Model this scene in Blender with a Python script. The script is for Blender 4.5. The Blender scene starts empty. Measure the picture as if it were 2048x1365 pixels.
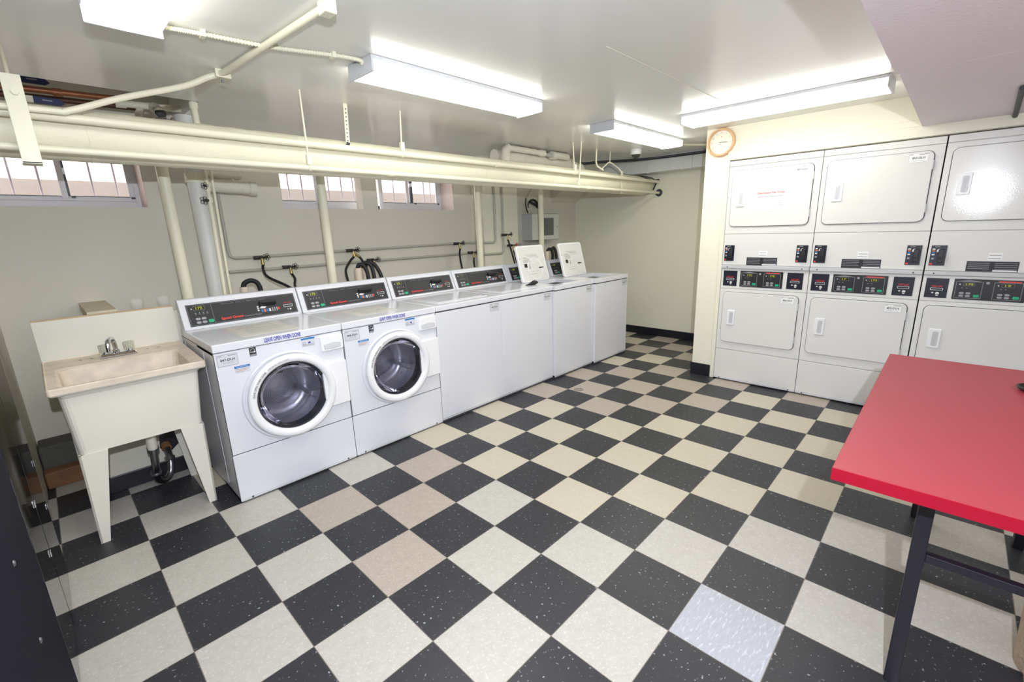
import bpy, bmesh, math, random
from mathutils import Matrix, Vector, noise

# ------------------------------------------------------------------ camera, world, exposure
scene = bpy.context.scene
col = scene.collection
VS = scene.view_settings
VS.view_transform = 'Standard'
VS.look = 'None'
VS.gamma = 1.0
VS.use_curve_mapping = False
VS.exposure = 0.88

def make_camera():
    yaw, pitch, roll = 0.7715, 0.2427, -0.0330
    cy, sy = math.cos(yaw), math.sin(yaw)
    f = Vector((cy*math.cos(pitch), sy*math.cos(pitch), -math.sin(pitch)))
    rt = Vector((sy, -cy, 0.0))
    up = rt.cross(f)
    R = math.cos(roll)*rt + math.sin(roll)*up
    U = -math.sin(roll)*rt + math.cos(roll)*up
    cam = bpy.data.cameras.new('camera')
    cam.sensor_fit = 'HORIZONTAL'
    cam.sensor_width = 36.0
    cam.lens = 36.0*903.83/2048.0
    cam.clip_start = 0.02
    ob = bpy.data.objects.new('camera', cam)
    m = Matrix.Identity(4)
    for i in range(3):
        m[i][0], m[i][1], m[i][2] = R[i], U[i], -f[i]
    m[0][3], m[1][3], m[2][3] = -0.1235, -2.9936, 1.4487
    ob.matrix_world = m
    col.objects.link(ob)
    scene.camera = ob
make_camera()

world = bpy.data.worlds.new('world')
scene.world = world
world.use_nodes = True
bg = world.node_tree.nodes['Background']
bg.inputs['Color'].default_value = (0.90, 0.95, 1.0, 1)
bg.inputs['Strength'].default_value = 5.5

LENS_STRENGTH = 6.8
def area_light(name, loc, rot, sx, sy, power, color):
    l = bpy.data.lights.new(name, 'AREA')
    l.shape = 'RECTANGLE'; l.size = sx; l.size_y = sy
    l.energy = power; l.color = color
    o = bpy.data.objects.new(name, l)
    o.location = loc; o.rotation_euler = rot
    col.objects.link(o)
    return o
# the photographer's flash just above the camera
fl = bpy.data.lights.new('camera_flash', 'AREA')
fl.shape = 'DISK'; fl.size = 0.035; fl.energy = 34.0; fl.color = (0.84, 0.89, 1.0)
fo = bpy.data.objects.new('camera_flash', fl)
fo.location = (-0.13, -3.16, 1.72)
fo.rotation_euler = (math.radians(80), 0, math.radians(-48))
col.objects.link(fo)

# ------------------------------------------------------------------ materials
def lin(c):
    return tuple(((x/255.0)/12.92 if x/255.0 <= 0.04045 else (((x/255.0)+0.055)/1.055)**2.4) for x in c)
MATS = {}
def mat(name, rgb, rough=0.5, metal=0.0, spec=0.5, bump=0.0, bscale=40.0, var=0.0, vscale=3.0,
        emit=None, estr=0.0, coat=0.0, alpha=1.0, trans=0.0, ior=1.45, rvar=0.0):
    m = bpy.data.materials.new(name); m.use_nodes = True
    nt = m.node_tree; N = nt.nodes; L = nt.links
    p = N['Principled BSDF']
    c = lin(rgb)
    p.inputs['Base Color'].default_value = (*c, 1)
    p.inputs['Roughness'].default_value = rough
    p.inputs['Metallic'].default_value = metal
    p.inputs['Specular IOR Level'].default_value = spec
    p.inputs['IOR'].default_value = ior
    p.inputs['Coat Weight'].default_value = coat
    p.inputs['Alpha'].default_value = alpha
    p.inputs['Transmission Weight'].default_value = trans
    if emit is not None:
        p.inputs['Emission Color'].default_value = (*lin(emit), 1)
        p.inputs['Emission Strength'].default_value = estr
    tc = N.new('ShaderNodeTexCoord')
    if var > 0:
        n = N.new('ShaderNodeTexNoise'); n.inputs['Scale'].default_value = vscale
        n.inputs['Detail'].default_value = 5
        L.new(tc.outputs['Object'], n.inputs['Vector'])
        mx = N.new('ShaderNodeMix'); mx.data_type = 'RGBA'
        mx.inputs[6].default_value = (*[x*(1-var) for x in c], 1)
        mx.inputs[7].default_value = (*[min(1, x*(1+var)) for x in c], 1)
        L.new(n.outputs['Fac'], mx.inputs[0]); L.new(mx.outputs[2], p.inputs['Base Color'])
    if rvar > 0:
        n2 = N.new('ShaderNodeTexNoise'); n2.inputs['Scale'].default_value = 2.5
        n2.inputs['Detail'].default_value = 4
        L.new(tc.outputs['Object'], n2.inputs['Vector'])
        mr = N.new('ShaderNodeMapRange')
        mr.inputs['To Min'].default_value = max(0, rough-rvar); mr.inputs['To Max'].default_value = rough+rvar
        L.new(n2.outputs['Fac'], mr.inputs['Value']); L.new(mr.outputs['Result'], p.inputs['Roughness'])
    if bump > 0:
        nb = N.new('ShaderNodeTexNoise'); nb.inputs['Scale'].default_value = bscale
        nb.inputs['Detail'].default_value = 3
        L.new(tc.outputs['Object'], nb.inputs['Vector'])
        b = N.new('ShaderNodeBump'); b.inputs['Strength'].default_value = bump
        b.inputs['Distance'].default_value = 0.01
        L.new(nb.outputs['Fac'], b.inputs['Height']); L.new(b.outputs['Normal'], p.inputs['Normal'])
    MATS[name] = m
    return m

mat('wall_cream', (236, 233, 214), 0.55, bump=0.12, bscale=60, var=0.02)
mat('wall_gray', (224, 219, 204), 0.55, bump=0.15, bscale=50, var=0.03)
mat('ceiling_paint', (236, 236, 231), 0.22, bump=0.12, bscale=3.0, var=0.01, spec=0.5)
mat('soffit_paint', (240, 232, 238), 0.5, bump=0.1, bscale=80)
mat('base_black', (30, 30, 38), 0.35, bump=0.1, bscale=20)
mat('enamel', (223, 224, 230), 0.15, spec=0.5, bump=0.012, bscale=180)
mat('enamel_dryer', (226, 225, 222), 0.10, spec=0.5, bump=0.022, bscale=170)
mat('plastic_white', (238, 238, 240), 0.35)
mat('gap_dark', (70, 70, 76), 0.6)
mat('panel_black', (38, 38, 42), 0.42, bump=0.05, bscale=200)
mat('panel_blue_black', (26, 28, 44), 0.4)
mat('print_white', (225, 225, 225), 0.5)
mat('print_gray', (150, 150, 155), 0.5)
mat('print_red', (228, 62, 48), 0.5)
mat('print_blue', (58, 66, 160), 0.5)
mat('print_cyan', (30, 120, 190), 0.5)
mat('print_black', (40, 40, 46), 0.5)
mat('print_orange', (225, 120, 60), 0.5)
mat('button_green', (22, 170, 120), 0.4)
mat('led_yellow', (150, 158, 30), 0.4, emit=(190, 195, 40), estr=0.18)
mat('led_window', (50, 50, 30), 0.2)
mat('sticker', (208, 210, 214), 0.35)
mat('paper', (240, 240, 240), 0.7)
mat('paper_faded', (218, 215, 206), 0.3)
mat('steel', (150, 150, 158), 0.28, metal=1.0, bump=0.05, bscale=90)
mat('drum_steel', (186, 184, 190), 0.34, metal=0.6, bump=0.2, bscale=25)
mat('chrome', (215, 218, 225), 0.08, metal=1.0)
mat('gasket', (52, 54, 60), 0.45)
mat('pipe_cream', (236, 232, 208), 0.38, bump=0.12, bscale=25, var=0.03)
mat('pipe_insulated', (236, 232, 208), 0.5, bump=0.5, bscale=22, var=0.05)
mat('stack_white', (226, 226, 220), 0.45, bump=0.15, bscale=20, var=0.03)
mat('pipe_gray', (186, 183, 172), 0.45, bump=0.1)
mat('copper', (138, 86, 58), 0.42, metal=0.5, var=0.35, vscale=9, bump=0.15)
mat('copper_dark', (84, 60, 48), 0.5, metal=0.6, var=0.3, vscale=9, bump=0.15)
mat('handle_blue', (38, 48, 92), 0.45)
mat('valve_dark', (66, 66, 66), 0.55, metal=0.3, bump=0.3)
mat('brass', (170, 150, 95), 0.35, metal=0.9)
mat('valve_red', (190, 50, 45), 0.5)
mat('rubber', (30, 31, 34), 0.5, bump=0.1)
mat('pvc', (222, 205, 186), 0.45)
mat('tub', (234, 229, 216), 0.36, bump=0.05, bscale=60, var=0.03)
mat('tub_stained', (226, 211, 192), 0.45, bump=0.1, bscale=50, var=0.32, vscale=13)
mat('backsplash', (228, 226, 212), 0.4, bump=0.1, bscale=25, var=0.02)
mat('wood_trim', (196, 170, 135), 0.6, var=0.1, vscale=12)
mat('wood_brown', (138, 98, 66), 0.7, var=0.35, vscale=14, bump=0.3)
mat('concrete', (96, 94, 88), 0.85, var=0.2, vscale=20, bump=0.4)
mat('wood_beige', (214, 204, 180), 0.6, var=0.05)
mat('red_laminate', (174, 62, 72), 0.42, bump=0.12, bscale=260, spec=0.7)
mat('red_edge', (158, 3, 38), 0.4)
mat('leg_black', (34, 32, 42), 0.38)
mat('machine_black', (22, 22, 36), 0.75, bump=0.15, bscale=150, spec=0.15)
mat('machine_gloss', (26, 26, 30), 0.05, spec=0.9)
mat('clock_wood', (224, 182, 138), 0.5, var=0.06, vscale=20)
mat('clock_face', (240, 238, 222), 0.5)
mat('win_frame', (226, 224, 228), 0.4)
mat('win_dark', (70, 78, 84), 0.4)
mat('jamb_pink', (234, 216, 206), 0.55)
mat('bar_iron', (158, 146, 146), 0.6)
mat('stucco', (122, 112, 104), 0.85, var=0.08, vscale=20, bump=0.2)
mat('fixture_white', (204, 206, 210), 0.35)
mat('fixture_edge', (236, 238, 226), 0.4)
mat('cup_plastic', (235, 235, 232), 0.15, alpha=0.13)
mat('acrylic_knob', (225, 222, 205), 0.2, alpha=0.6)
mat('duct_white', (222, 224, 222), 0.45, bump=0.06)
mat('cab_gray', (196, 198, 200), 0.4)
mat('cab_white', (222, 224, 214), 0.4)
mat('mesh_gray', (138, 138, 134), 0.6)
mat('cable_dark', (50, 52, 58), 0.5)
mat('foil', (160, 152, 138), 0.4, metal=0.6, bump=0.8, bscale=60)
mat('insul_white', (226, 222, 206), 0.7, bump=0.6, bscale=18, var=0.08)
mat('dome_dark', (60, 62, 60), 0.1)
mat('wicker', (196, 170, 148), 0.75, var=0.35, vscale=40, bump=0.6)
mat('black_gloss', (18, 18, 20), 0.15)
mat('box_grille', (110, 110, 112), 0.7)
mat('chips_brown', (110, 60, 40), 0.8)

def lens_mat(name, color):
    m = bpy.data.materials.new(name); m.use_nodes = True
    p = m.node_tree.nodes['Principled BSDF']
    p.inputs['Base Color'].default_value = (0.9, 0.9, 0.86, 1)
    p.inputs['Roughness'].default_value = 0.4
    p.inputs['Emission Color'].default_value = (*color, 1)
    p.inputs['Emission Strength'].default_value = LENS_STRENGTH
    MATS[name] = m
lens_mat('lens_lit', (1.0, 0.985, 0.90))
lens_mat('lens_fill', (0.80, 0.87, 1.0))  # cool glow for the two added fill lights

def glass_mat(name, color, fac):
    # clear pane: mostly see-through with a Fresnel gloss
    m = bpy.data.materials.new(name); m.use_nodes = True
    nt = m.node_tree; N = nt.nodes; L = nt.links
    N.clear()
    out = N.new('ShaderNodeOutputMaterial')
    tr = N.new('ShaderNodeBsdfTransparent'); tr.inputs['Color'].default_value = (*color, 1)
    gl = N.new('ShaderNodeBsdfGlossy'); gl.inputs['Roughness'].default_value = 0.02
    gl.inputs['Color'].default_value = (0.9, 0.9, 0.95, 1)
    fr = N.new('ShaderNodeFresnel'); fr.inputs['IOR'].default_value = fac
    mx = N.new('ShaderNodeMixShader')
    L.new(fr.outputs[0], mx.inputs[0]); L.new(tr.outputs[0], mx.inputs[1]); L.new(gl.outputs[0], mx.inputs[2])
    L.new(mx.outputs[0], out.inputs['Surface'])
    MATS[name] = m
glass_mat('pane_glass', (0.97, 0.97, 0.98), 1.25)
glass_mat('door_glass', (0.88, 0.88, 0.92), 1.4)
glass_mat('bowl_glass', (0.90, 0.90, 0.93), 1.18)
glass_mat('acrylic', (0.80, 0.80, 0.76), 1.6)

def floor_mat(name, base, fleck, fl_lo, fl_hi, amount, rough=0.3, second=None, stretch=(1, 1, 1), nscale=75):
    m = bpy.data.materials.new(name); m.use_nodes = True
    nt = m.node_tree; N = nt.nodes; L = nt.links
    p = N['Principled BSDF']
    tc = N.new('ShaderNodeTexCoord')
    mp = N.new('ShaderNodeMapping'); mp.inputs['Scale'].default_value = stretch
    mp.inputs['Rotation'].default_value = (0, 0, 0.5)
    L.new(tc.outputs['Object'], mp.inputs['Vector'])
    n = N.new('ShaderNodeTexNoise'); n.inputs['Scale'].default_value = nscale; n.inputs['Detail'].default_value = 2
    L.new(mp.outputs[0], n.inputs['Vector'])
    mr = N.new('ShaderNodeMapRange'); mr.inputs['From Min'].default_value = fl_lo
    mr.inputs['From Max'].default_value = fl_hi; mr.inputs['To Max'].default_value = amount
    L.new(n.outputs['Fac'], mr.inputs['Value'])
    mx = N.new('ShaderNodeMix'); mx.data_type = 'RGBA'
    mx.inputs[7].default_value = (*lin(fleck), 1)
    L.new(mr.outputs['Result'], mx.inputs[0])
    # soft mottling of the base
    n2 = N.new('ShaderNodeTexNoise'); n2.inputs['Scale'].default_value = 28; n2.inputs['Detail'].default_value = 4
    L.new(mp.outputs[0], n2.inputs['Vector'])
    m2 = N.new('ShaderNodeMix'); m2.data_type = 'RGBA'
    sc = second or tuple(int(x*0.9) for x in base)
    m2.inputs[6].default_value = (*lin(base), 1); m2.inputs[7].default_value = (*lin(sc), 1)
    L.new(n2.outputs['Fac'], m2.inputs[0]); L.new(m2.outputs[2], mx.inputs[6])
    # thin tile seams on the 12 inch grid
    sp = N.new('ShaderNodeSeparateXYZ'); L.new(tc.outputs['Object'], sp.inputs[0])
    ds = []
    for ax in (0, 1):
        d = N.new('ShaderNodeMath'); d.operation = 'DIVIDE'; d.inputs[1].default_value = 0.3048
        L.new(sp.outputs[ax], d.inputs[0])
        f = N.new('ShaderNodeMath'); f.operation = 'FRACT'; L.new(d.outputs[0], f.inputs[0])
        s = N.new('ShaderNodeMath'); s.operation = 'SUBTRACT'; s.inputs[1].default_value = 0.5
        L.new(f.outputs[0], s.inputs[0])
        a = N.new('ShaderNodeMath'); a.operation = 'ABSOLUTE'; L.new(s.outputs[0], a.inputs[0])
        ds.append(a)
    mxx = N.new('ShaderNodeMath'); mxx.operation = 'MAXIMUM'
    L.new(ds[0].outputs[0], mxx.inputs[0]); L.new(ds[1].outputs[0], mxx.inputs[1])
    gt = N.new('ShaderNodeMath'); gt.operation = 'GREATER_THAN'; gt.inputs[1].default_value = 0.4955
    L.new(mxx.outputs[0], gt.inputs[0])
    m3 = N.new('ShaderNodeMix'); m3.data_type = 'RGBA'; m3.inputs[7].default_value = (*lin((120, 112, 100)), 1)
    L.new(gt.outputs[0], m3.inputs[0]); L.new(mx.outputs[2], m3.inputs[6])
    L.new(m3.outputs[2], p.inputs['Base Color'])
    # worn wax: roughness varies over the floor
    n4 = N.new('ShaderNodeTexNoise'); n4.inputs['Scale'].default_value = 1.6; n4.inputs['Detail'].default_value = 5
    L.new(tc.outputs['Object'], n4.inputs['Vector'])
    m4 = N.new('ShaderNodeMapRange'); m4.inputs['To Min'].default_value = rough-0.08; m4.inputs['To Max'].default_value = rough+0.14
    L.new(n4.outputs['Fac'], m4.inputs['Value']); L.new(m4.outputs['Result'], p.inputs['Roughness'])
    b = N.new('ShaderNodeBump'); b.inputs['Strength'].default_value = 0.08; b.inputs['Distance'].default_value = 0.005
    n5 = N.new('ShaderNodeTexNoise'); n5.inputs['Scale'].default_value = 12
    L.new(tc.outputs['Object'], n5.inputs['Vector'])
    L.new(n5.outputs['Fac'], b.inputs['Height']); L.new(b.outputs['Normal'], p.inputs['Normal'])
    MATS[name] = m
floor_mat('tile_black', (40, 41, 47), (170, 178, 180), 0.66, 0.74, 0.9, 0.40, second=(50, 51, 55))
floor_mat('tile_light', (197, 194, 186), (215, 212, 205), 0.56, 0.72, 0.6, 0.36, second=(176, 172, 164), nscale=95)
floor_mat('tile_cream', (202, 194, 175), (214, 208, 193), 0.58, 0.72, 0.6, 0.36, second=(190, 182, 163), nscale=95)
floor_mat('tile_tan', (186, 174, 161), (206, 196, 186), 0.56, 0.70, 0.6, 0.38, second=(164, 152, 140), nscale=110)
floor_mat('tile_blue', (184, 186, 192), (210, 212, 218), 0.55, 0.72, 0.8, 0.36, second=(160, 164, 173), stretch=(1, 4, 1), nscale=30)

def brick_mat():
    m = bpy.data.materials.new('brick'); m.use_nodes = True
    nt = m.node_tree; N = nt.nodes; L = nt.links
    p = N['Principled BSDF']; tc = N.new('ShaderNodeTexCoord')
    mp = N.new('ShaderNodeMapping'); mp.inputs['Rotation'].default_value = (math.radians(90), 0, 0)
    b = N.new('ShaderNodeTexBrick')
    b.inputs['Color1'].default_value = (*lin((225, 205, 195)), 1); b.inputs['Color2'].default_value = (*lin((215, 190, 180)), 1)
    b.inputs['Mortar'].default_value = (*lin((170, 150, 140)), 1)
    b.inputs['Scale'].default_value = 3.0; b.inputs['Mortar Size'].default_value = 0.02
    L.new(tc.outputs['Object'], mp.inputs[0]); L.new(mp.outputs[0], b.inputs['Vector'])
    L.new(b.outputs['Color'], p.inputs['Base Color']); p.inputs['Roughness'].default_value = 0.9
    MATS['brick'] = m
brick_mat()

# ------------------------------------------------------------------ mesh builder
_text_cache = {}
def text_mesh(s, bold=0.0):
    key = (s, bold)
    if key in _text_cache: return _text_cache[key]
    cu = bpy.data.curves.new('t', 'FONT'); cu.body = s; cu.size = 1.0; cu.offset = bold; cu.resolution_u = 3
    ob = bpy.data.objects.new('t', cu); col.objects.link(ob)
    dg = bpy.context.evaluated_depsgraph_get()
    me = bpy.data.meshes.new_from_object(ob.evaluated_get(dg))
    vs = [(v.co.x, v.co.y) for v in me.vertices]; fs = [tuple(p.vertices) for p in me.polygons]
    bpy.data.objects.remove(ob); bpy.data.curves.remove(cu); bpy.data.meshes.remove(me)
    _text_cache[key] = (vs, fs)
    return vs, fs

def rrect(x0, x1, z0, z1, r, n=6):
    pts = []
    for (cx, cz, a0) in ((x1-r, z1-r, 0), (x0+r, z1-r, 90), (x0+r, z0+r, 180), (x1-r, z0+r, 270)):
        for k in range(n+1):
            a = math.radians(a0+90*k/n)
            pts.append((cx+r*math.cos(a), cz+r*math.sin(a)))
    return pts

class MB:
    def __init__(self):
        self.v = []; self.f = []; self.mi = []; self.sm = []; self.mats = []; self.M = Matrix.Identity(4)
    def add(self, vs, fs, m, smooth=False):
        if m not in self.mats: self.mats.append(m)
        k = self.mats.index(m); o = len(self.v)
        for v in vs: self.v.append(tuple(self.M @ Vector(v)))
        for f in fs:
            self.f.append(tuple(o+i for i in f)); self.mi.append(k); self.sm.append(smooth)
        return self
    def box(self, x0, x1, y0, y1, z0, z1, m, bev=0.0, seg=2):
        if bev <= 0:
            vs = [(x, y, z) for x in (x0, x1) for y in (y0, y1) for z in (z0, z1)]
            fs = [(0, 1, 3, 2), (4, 6, 7, 5), (0, 4, 5, 1), (2, 3, 7, 6), (0, 2, 6, 4), (1, 5, 7, 3)]
            return self.add(vs, fs, m)
        bm = bmesh.new(); bmesh.ops.create_cube(bm, size=1.0)
        for v in bm.verts:
            v.co = Vector(((x0+x1)/2+v.co.x*(x1-x0), (y0+y1)/2+v.co.y*(y1-y0), (z0+z1)/2+v.co.z*(z1-z0)))
        bmesh.ops.bevel(bm, geom=bm.edges[:], offset=bev, segments=seg, affect='EDGES', profile=0.5)
        bm.verts.index_update()
        self.add([v.co[:] for v in bm.verts], [tuple(v.index for v in f.verts) for f in bm.faces], m)
        bm.free(); return self
    def prism(self, poly, y0, y1, m, smooth=False, bev=0.0):
        """polygon in the x-z plane pushed from y1 (back) to y0 (front)"""
        n = len(poly)
        if bev > 0:
            cx = sum(p[0] for p in poly)/n; cz = sum(p[1] for p in poly)/n
            W = max(abs(p[0]-cx) for p in poly); H = max(abs(p[1]-cz) for p in poly)
            inn = [(cx+(p[0]-cx)*(1-bev/W), cz+(p[1]-cz)*(1-bev/H)) for p in poly]
            rings = [(inn, y0), (poly, y0+bev), (poly, y1)]
        else:
            rings = [(poly, y0), (poly, y1)]
        vs = []; fs = []
        for pl, y in rings: vs += [(a, y, b) for a, b in pl]
        for k in range(len(rings)-1):
            for i in range(n):
                j = (i+1) % n; fs.append((k*n+i, k*n+j, (k+1)*n+j, (k+1)*n+i))
        fs.append(tuple(range(n))[::-1]); fs.append(tuple((len(rings)-1)*n+i for i in range(n)))
        return self.add(vs, fs, m, smooth)
    def rr(self, x0, x1, z0, z1, r, y0, y1, m, bev=0.0, n=6):
        return self.prism(rrect(x0, x1, z0, z1, r, n), y0, y1, m, bev=bev)
    def quad(self, x0, x1, z0, z1, y, m):
        return self.add([(x0, y, z0), (x1, y, z0), (x1, y, z1), (x0, y, z1)], [(0, 1, 2, 3)], m)
    def outline(self, x0, x1, z0, z1, t, y, m, r=0.0):
        if r <= 0: r = 0.0001
        a = rrect(x0, x1, z0, z1, r, 4); b = rrect(x0+t, x1-t, z0+t, z1-t, max(r-t, 0.00005), 4)
        n = len(a); vs = [(p[0], y, p[1]) for p in a]+[(p[0], y, p[1]) for p in b]
        return self.add(vs, [(i, (i+1) % n, n+(i+1) % n, n+i) for i in range(n)], m)
    def text(self, s, x0, z0, h, y, m, w=None, bold=0.0, center=False):
        vs, fs = text_mesh(s, bold)
        if not vs: return self
        ax = min(v[0] for v in vs); bx = max(v[0] for v in vs); az = min(v[1] for v in vs); bz = max(v[1] for v in vs)
        sz = h/(bz-az); sx = (w/(bx-ax)) if w else sz
        off = -(bx-ax)*sx/2 if center else 0.0
        return self.add([(x0+off+(v[0]-ax)*sx, y, z0+(v[1]-az)*sz) for v in vs], fs, m)
    def arc_text(self, s, cx, cz, R, a0, a1, h, y, m):
        """text along a circle, clockwise from angle a0 to a1 (degrees)"""
        vs, fs = text_mesh(s, 0.012)
        ax = min(v[0] for v in vs); bx = max(v[0] for v in vs); az = min(v[1] for v in vs); bz = max(v[1] for v in vs)
        out = []
        for v in vs:
            t = (v[0]-ax)/(bx-ax); a = math.radians(a0+(a1-a0)*t); r = R+(v[1]-az)/(bz-az)*h
            out.append((cx+r*math.cos(a), y, cz+r*math.sin(a)))
        return self.add(out, fs, m)
    def cyl(self, p0, p1, r0, m, r1=None, n=20, caps=True, smooth=True):
        if r1 is None: r1 = r0
        p0 = Vector(p0); p1 = Vector(p1); d = (p1-p0).normalized()
        u = d.orthogonal().normalized(); w = d.cross(u)
        vs = []
        for p, r in ((p0, r0), (p1, r1)):
            for k in range(n):
                a = 2*math.pi*k/n; vs.append(tuple(p+r*(math.cos(a)*u+math.sin(a)*w)))
        self.add(vs, [(k, (k+1) % n, n+(k+1) % n, n+k) for k in range(n)], m, smooth)
        if caps: self.add(vs, [tuple(range(n))[::-1], tuple(range(n, 2*n))], m)
        return self
    def tube(self, pts, r, m, n=12, caps=True, rf=None, sub=0):
        P = [Vector(p) for p in pts]
        if sub > 0:                                    # Catmull-Rom smoothing
            Q = []
            for i in range(len(P)-1):
                a = P[max(i-1, 0)]; b = P[i]; c = P[i+1]; d = P[min(i+2, len(P)-1)]
                for k in range(sub):
                    t = k/sub
                    Q.append(0.5*((2*b)+(c-a)*t+(2*a-5*b+4*c-d)*t*t+(-a+3*b-3*c+d)*t**3))
            Q.append(P[-1]); P = Q
        N = len(P); vs = []; u = None
        for i in range(N):
            d = (P[min(i+1, N-1)]-P[max(i-1, 0)]).normalized()
            if u is None: u = d.orthogonal().normalized()
            else:
                u = (u-d*u.dot(d)).normalized()
            w = d.cross(u); rr = rf(i/(N-1)) if rf else r
            for k in range(n):
                a = 2*math.pi*k/n; vs.append(tuple(P[i]+rr*(math.cos(a)*u+math.sin(a)*w)))
        fs = [(i*n+k, i*n+(k+1) % n, (i+1)*n+(k+1) % n, (i+1)*n+k) for i in range(N-1) for k in range(n)]
        self.add(vs, fs, m, True)
        if caps: self.add(vs, [tuple(range(n))[::-1], tuple(range((N-1)*n, N*n))], m)
        return self
    def lathe(self, prof, m, c=(0, 0, 0), axis='y', n=48, smooth=True):
        """prof: (radius, distance along axis)"""
        vs = []
        for r, h in prof:
            for k in range(n):
                a = 2*math.pi*k/n; x, z = r*math.cos(a), r*math.sin(a)
                vs.append((c[0]+x, c[1]+h, c[2]+z) if axis == 'y' else ((c[0]+x, c[1]+z, c[2]+h) if axis == 'z' else (c[0]+h, c[1]+x, c[2]+z)))
        N = len(prof)
        fs = [(i*n+k, i*n+(k+1) % n, (i+1)*n+(k+1) % n, (i+1)*n+k) for i in range(N-1) for k in range(n)]
        return self.add(vs, fs, m, smooth)
    def plate_hole(self, x0, x1, z0, z1, cx, cz, r, y, m, n=64):
        a = []; b = []
        for k in range(n):
            t = 2*math.pi*k/n; c, s = math.cos(t), math.sin(t)
            a.append((cx+r*c, y, cz+r*s))
            k1 = ((x1-cx)/c if c > 1e-9 else ((x0-cx)/c if c < -1e-9 else 1e9))
            k2 = ((z1-cz)/s if s > 1e-9 else ((z0-cz)/s if s < -1e-9 else 1e9))
            kk = min(k1, k2); b.append((cx+kk*c, y, cz+kk*s))
        fs = [(k, (k+1) % n, n+(k+1) % n, n+k) for k in range(n)]
        self.add(a+b, fs, m)
        for X, Z in ((x0, z0), (x1, z0), (x1, z1), (x0, z1)):   # fill the corners
            t = math.atan2(Z-cz, X-cx) % (2*math.pi); k = int(t/(2*math.pi)*n)
            self.add([b[k % n], (X, y, Z), b[(k+1) % n]], [(0, 1, 2)], m)
        return self
    def build(self, name, parent=None, label=None, cat=None, group=None, kind=None, loc=None, rotz=0.0):
        me = bpy.data.meshes.new(name)
        me.from_pydata(self.v, [], self.f)
        for m in self.mats: me.materials.append(MATS[m])
        me.polygons.foreach_set('material_index', self.mi)
        me.polygons.foreach_set('use_smooth', self.sm)
        bm = bmesh.new(); bm.from_mesh(me)
        bmesh.ops.recalc_face_normals(bm, faces=bm.faces)
        bm.to_mesh(me); bm.free(); me.update()
        o = bpy.data.objects.new(name, me); col.objects.link(o)
        if parent is not None: o.parent = parent
        if loc is not None: o.location = loc
        o.rotation_euler = (0, 0, rotz)
        tag(o, label, cat, group, kind)
        return o

def tag(o, label=None, cat=None, group=None, kind=None):
    if label: o['label'] = label
    if cat: o['category'] = cat
    if group: o['group'] = group
    if kind: o['kind'] = kind
def thing(name, label, cat, loc=(0, 0, 0), rotz=0.0, group=None, kind=None):
    o = bpy.data.objects.new(name, None); o.empty_display_size = 0.1
    col.objects.link(o); o.location = loc; o.rotation_euler = (0, 0, rotz)
    tag(o, label, cat, group, kind); return o
def center_origin(o):
    """move a mesh object's origin to its own base centre"""
    me = o.data; xs = [v.co for v in me.vertices]
    lo = Vector((min(v.x for v in xs), min(v.y for v in xs), min(v.z for v in xs)))
    hi = Vector((max(v.x for v in xs), max(v.y for v in xs), max(v.z for v in xs)))
    c = Vector(((lo.x+hi.x)/2, (lo.y+hi.y)/2, lo.z))
    me.transform(Matrix.Translation(-c)); o.location = o.location+c
    return o
T = 0.3048
ZC = 2.235            # ceiling height

# ------------------------------------------------------------------ the room
def build_floor():
    b = MB()
    rnd = random.Random(4)
    tan = {(2, 2), (3, 3), (2, 4), (4, 2), (5, 7)}
    tan = {(2, 2), (3, 3), (2, 4), (4, 2), (9, 1), (10, 2), (11, 3), (12, 4), (13, 5), (14, 6), (12, 2), (10, 4), (16, 2), (15, 1), (17, 1), (9, 3), (13, 3), (11, 5), (15, 3), (13, 7), (11, 1)}
    for i in range(-4, 19):
        for j in range(-4, 17):
            x0, x1, y0, y1 = i*T, (i+1)*T, -(j+1)*T, -j*T
            x1c = min(x1, 5.6); y1c = min(y1, 1.2)
            if (i+j) % 2: m = 'tile_black'
            elif (i, j) in tan: m = 'tile_tan'
            elif (i, j) == (4, 8): m = 'tile_blue'
            elif i >= 5 and i >= j-1: m = 'tile_cream'  # cream on the farther tiles: own tone plus warm light put into the colour
            else: m = 'tile_light' if rnd.random() < 0.97 else 'tile_cream'
            b.add([(x0, y0, 0), (x1c, y0, 0), (x1c, y1c, 0), (x0, y1c, 0)], [(0, 1, 2, 3)], m)
    b.box(-4*T, 5.6, -17*T, 1.2, -0.12, -0.004, 'concrete')
    b.build('floor', kind='structure')
build_floor()

b = MB()                                            # window wall with openings
Y0, Y1 = 1.05, 1.35
b.box(-1.25, 5.65, Y0, Y1, 0, 1.675, 'wall_gray')
b.box(-1.25, -0.28, Y0, Y1, 1.675, 2.12, 'wall_gray')
b.box(0.494, 1.382, Y0, Y1, 1.675, 2.12, 'wall_gray')
b.box(3.186, 5.65, Y0, Y1, 1.675, 2.12, 'wall_gray')
b.box(2.10, 2.257, Y0, Y0+0.12, 1.675, 2.12, 'wall_gray')
b.box(-1.25, 5.65, Y0, Y1, 2.12, 2.56, 'wall_gray')
for x0, x1 in ((-0.28, -0.276), (0.490, 0.494), (1.382, 1.386), (3.182, 3.186)):   # painted reveals
    b.box(x0, x1, Y0+0.004, Y1-0.03, 1.676, 2.119, 'jamb_pink')
b.build('wall_back', kind='structure')
MB().box(3.44, 4.0, 0.855, 1.05, 0, ZC, 'wall_cream').build('trim_1', kind='structure')   # pier
MB().box(-0.17, 4.19, 0.41, 0.46, 0, 1.03, 'wall_gray').build('wall_knee', kind='structure')
MB().box(-1.25, -0.34, 0.45, 1.05, 0, 2.56, 'wall_gray').build('wall_left', kind='structure')
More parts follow.
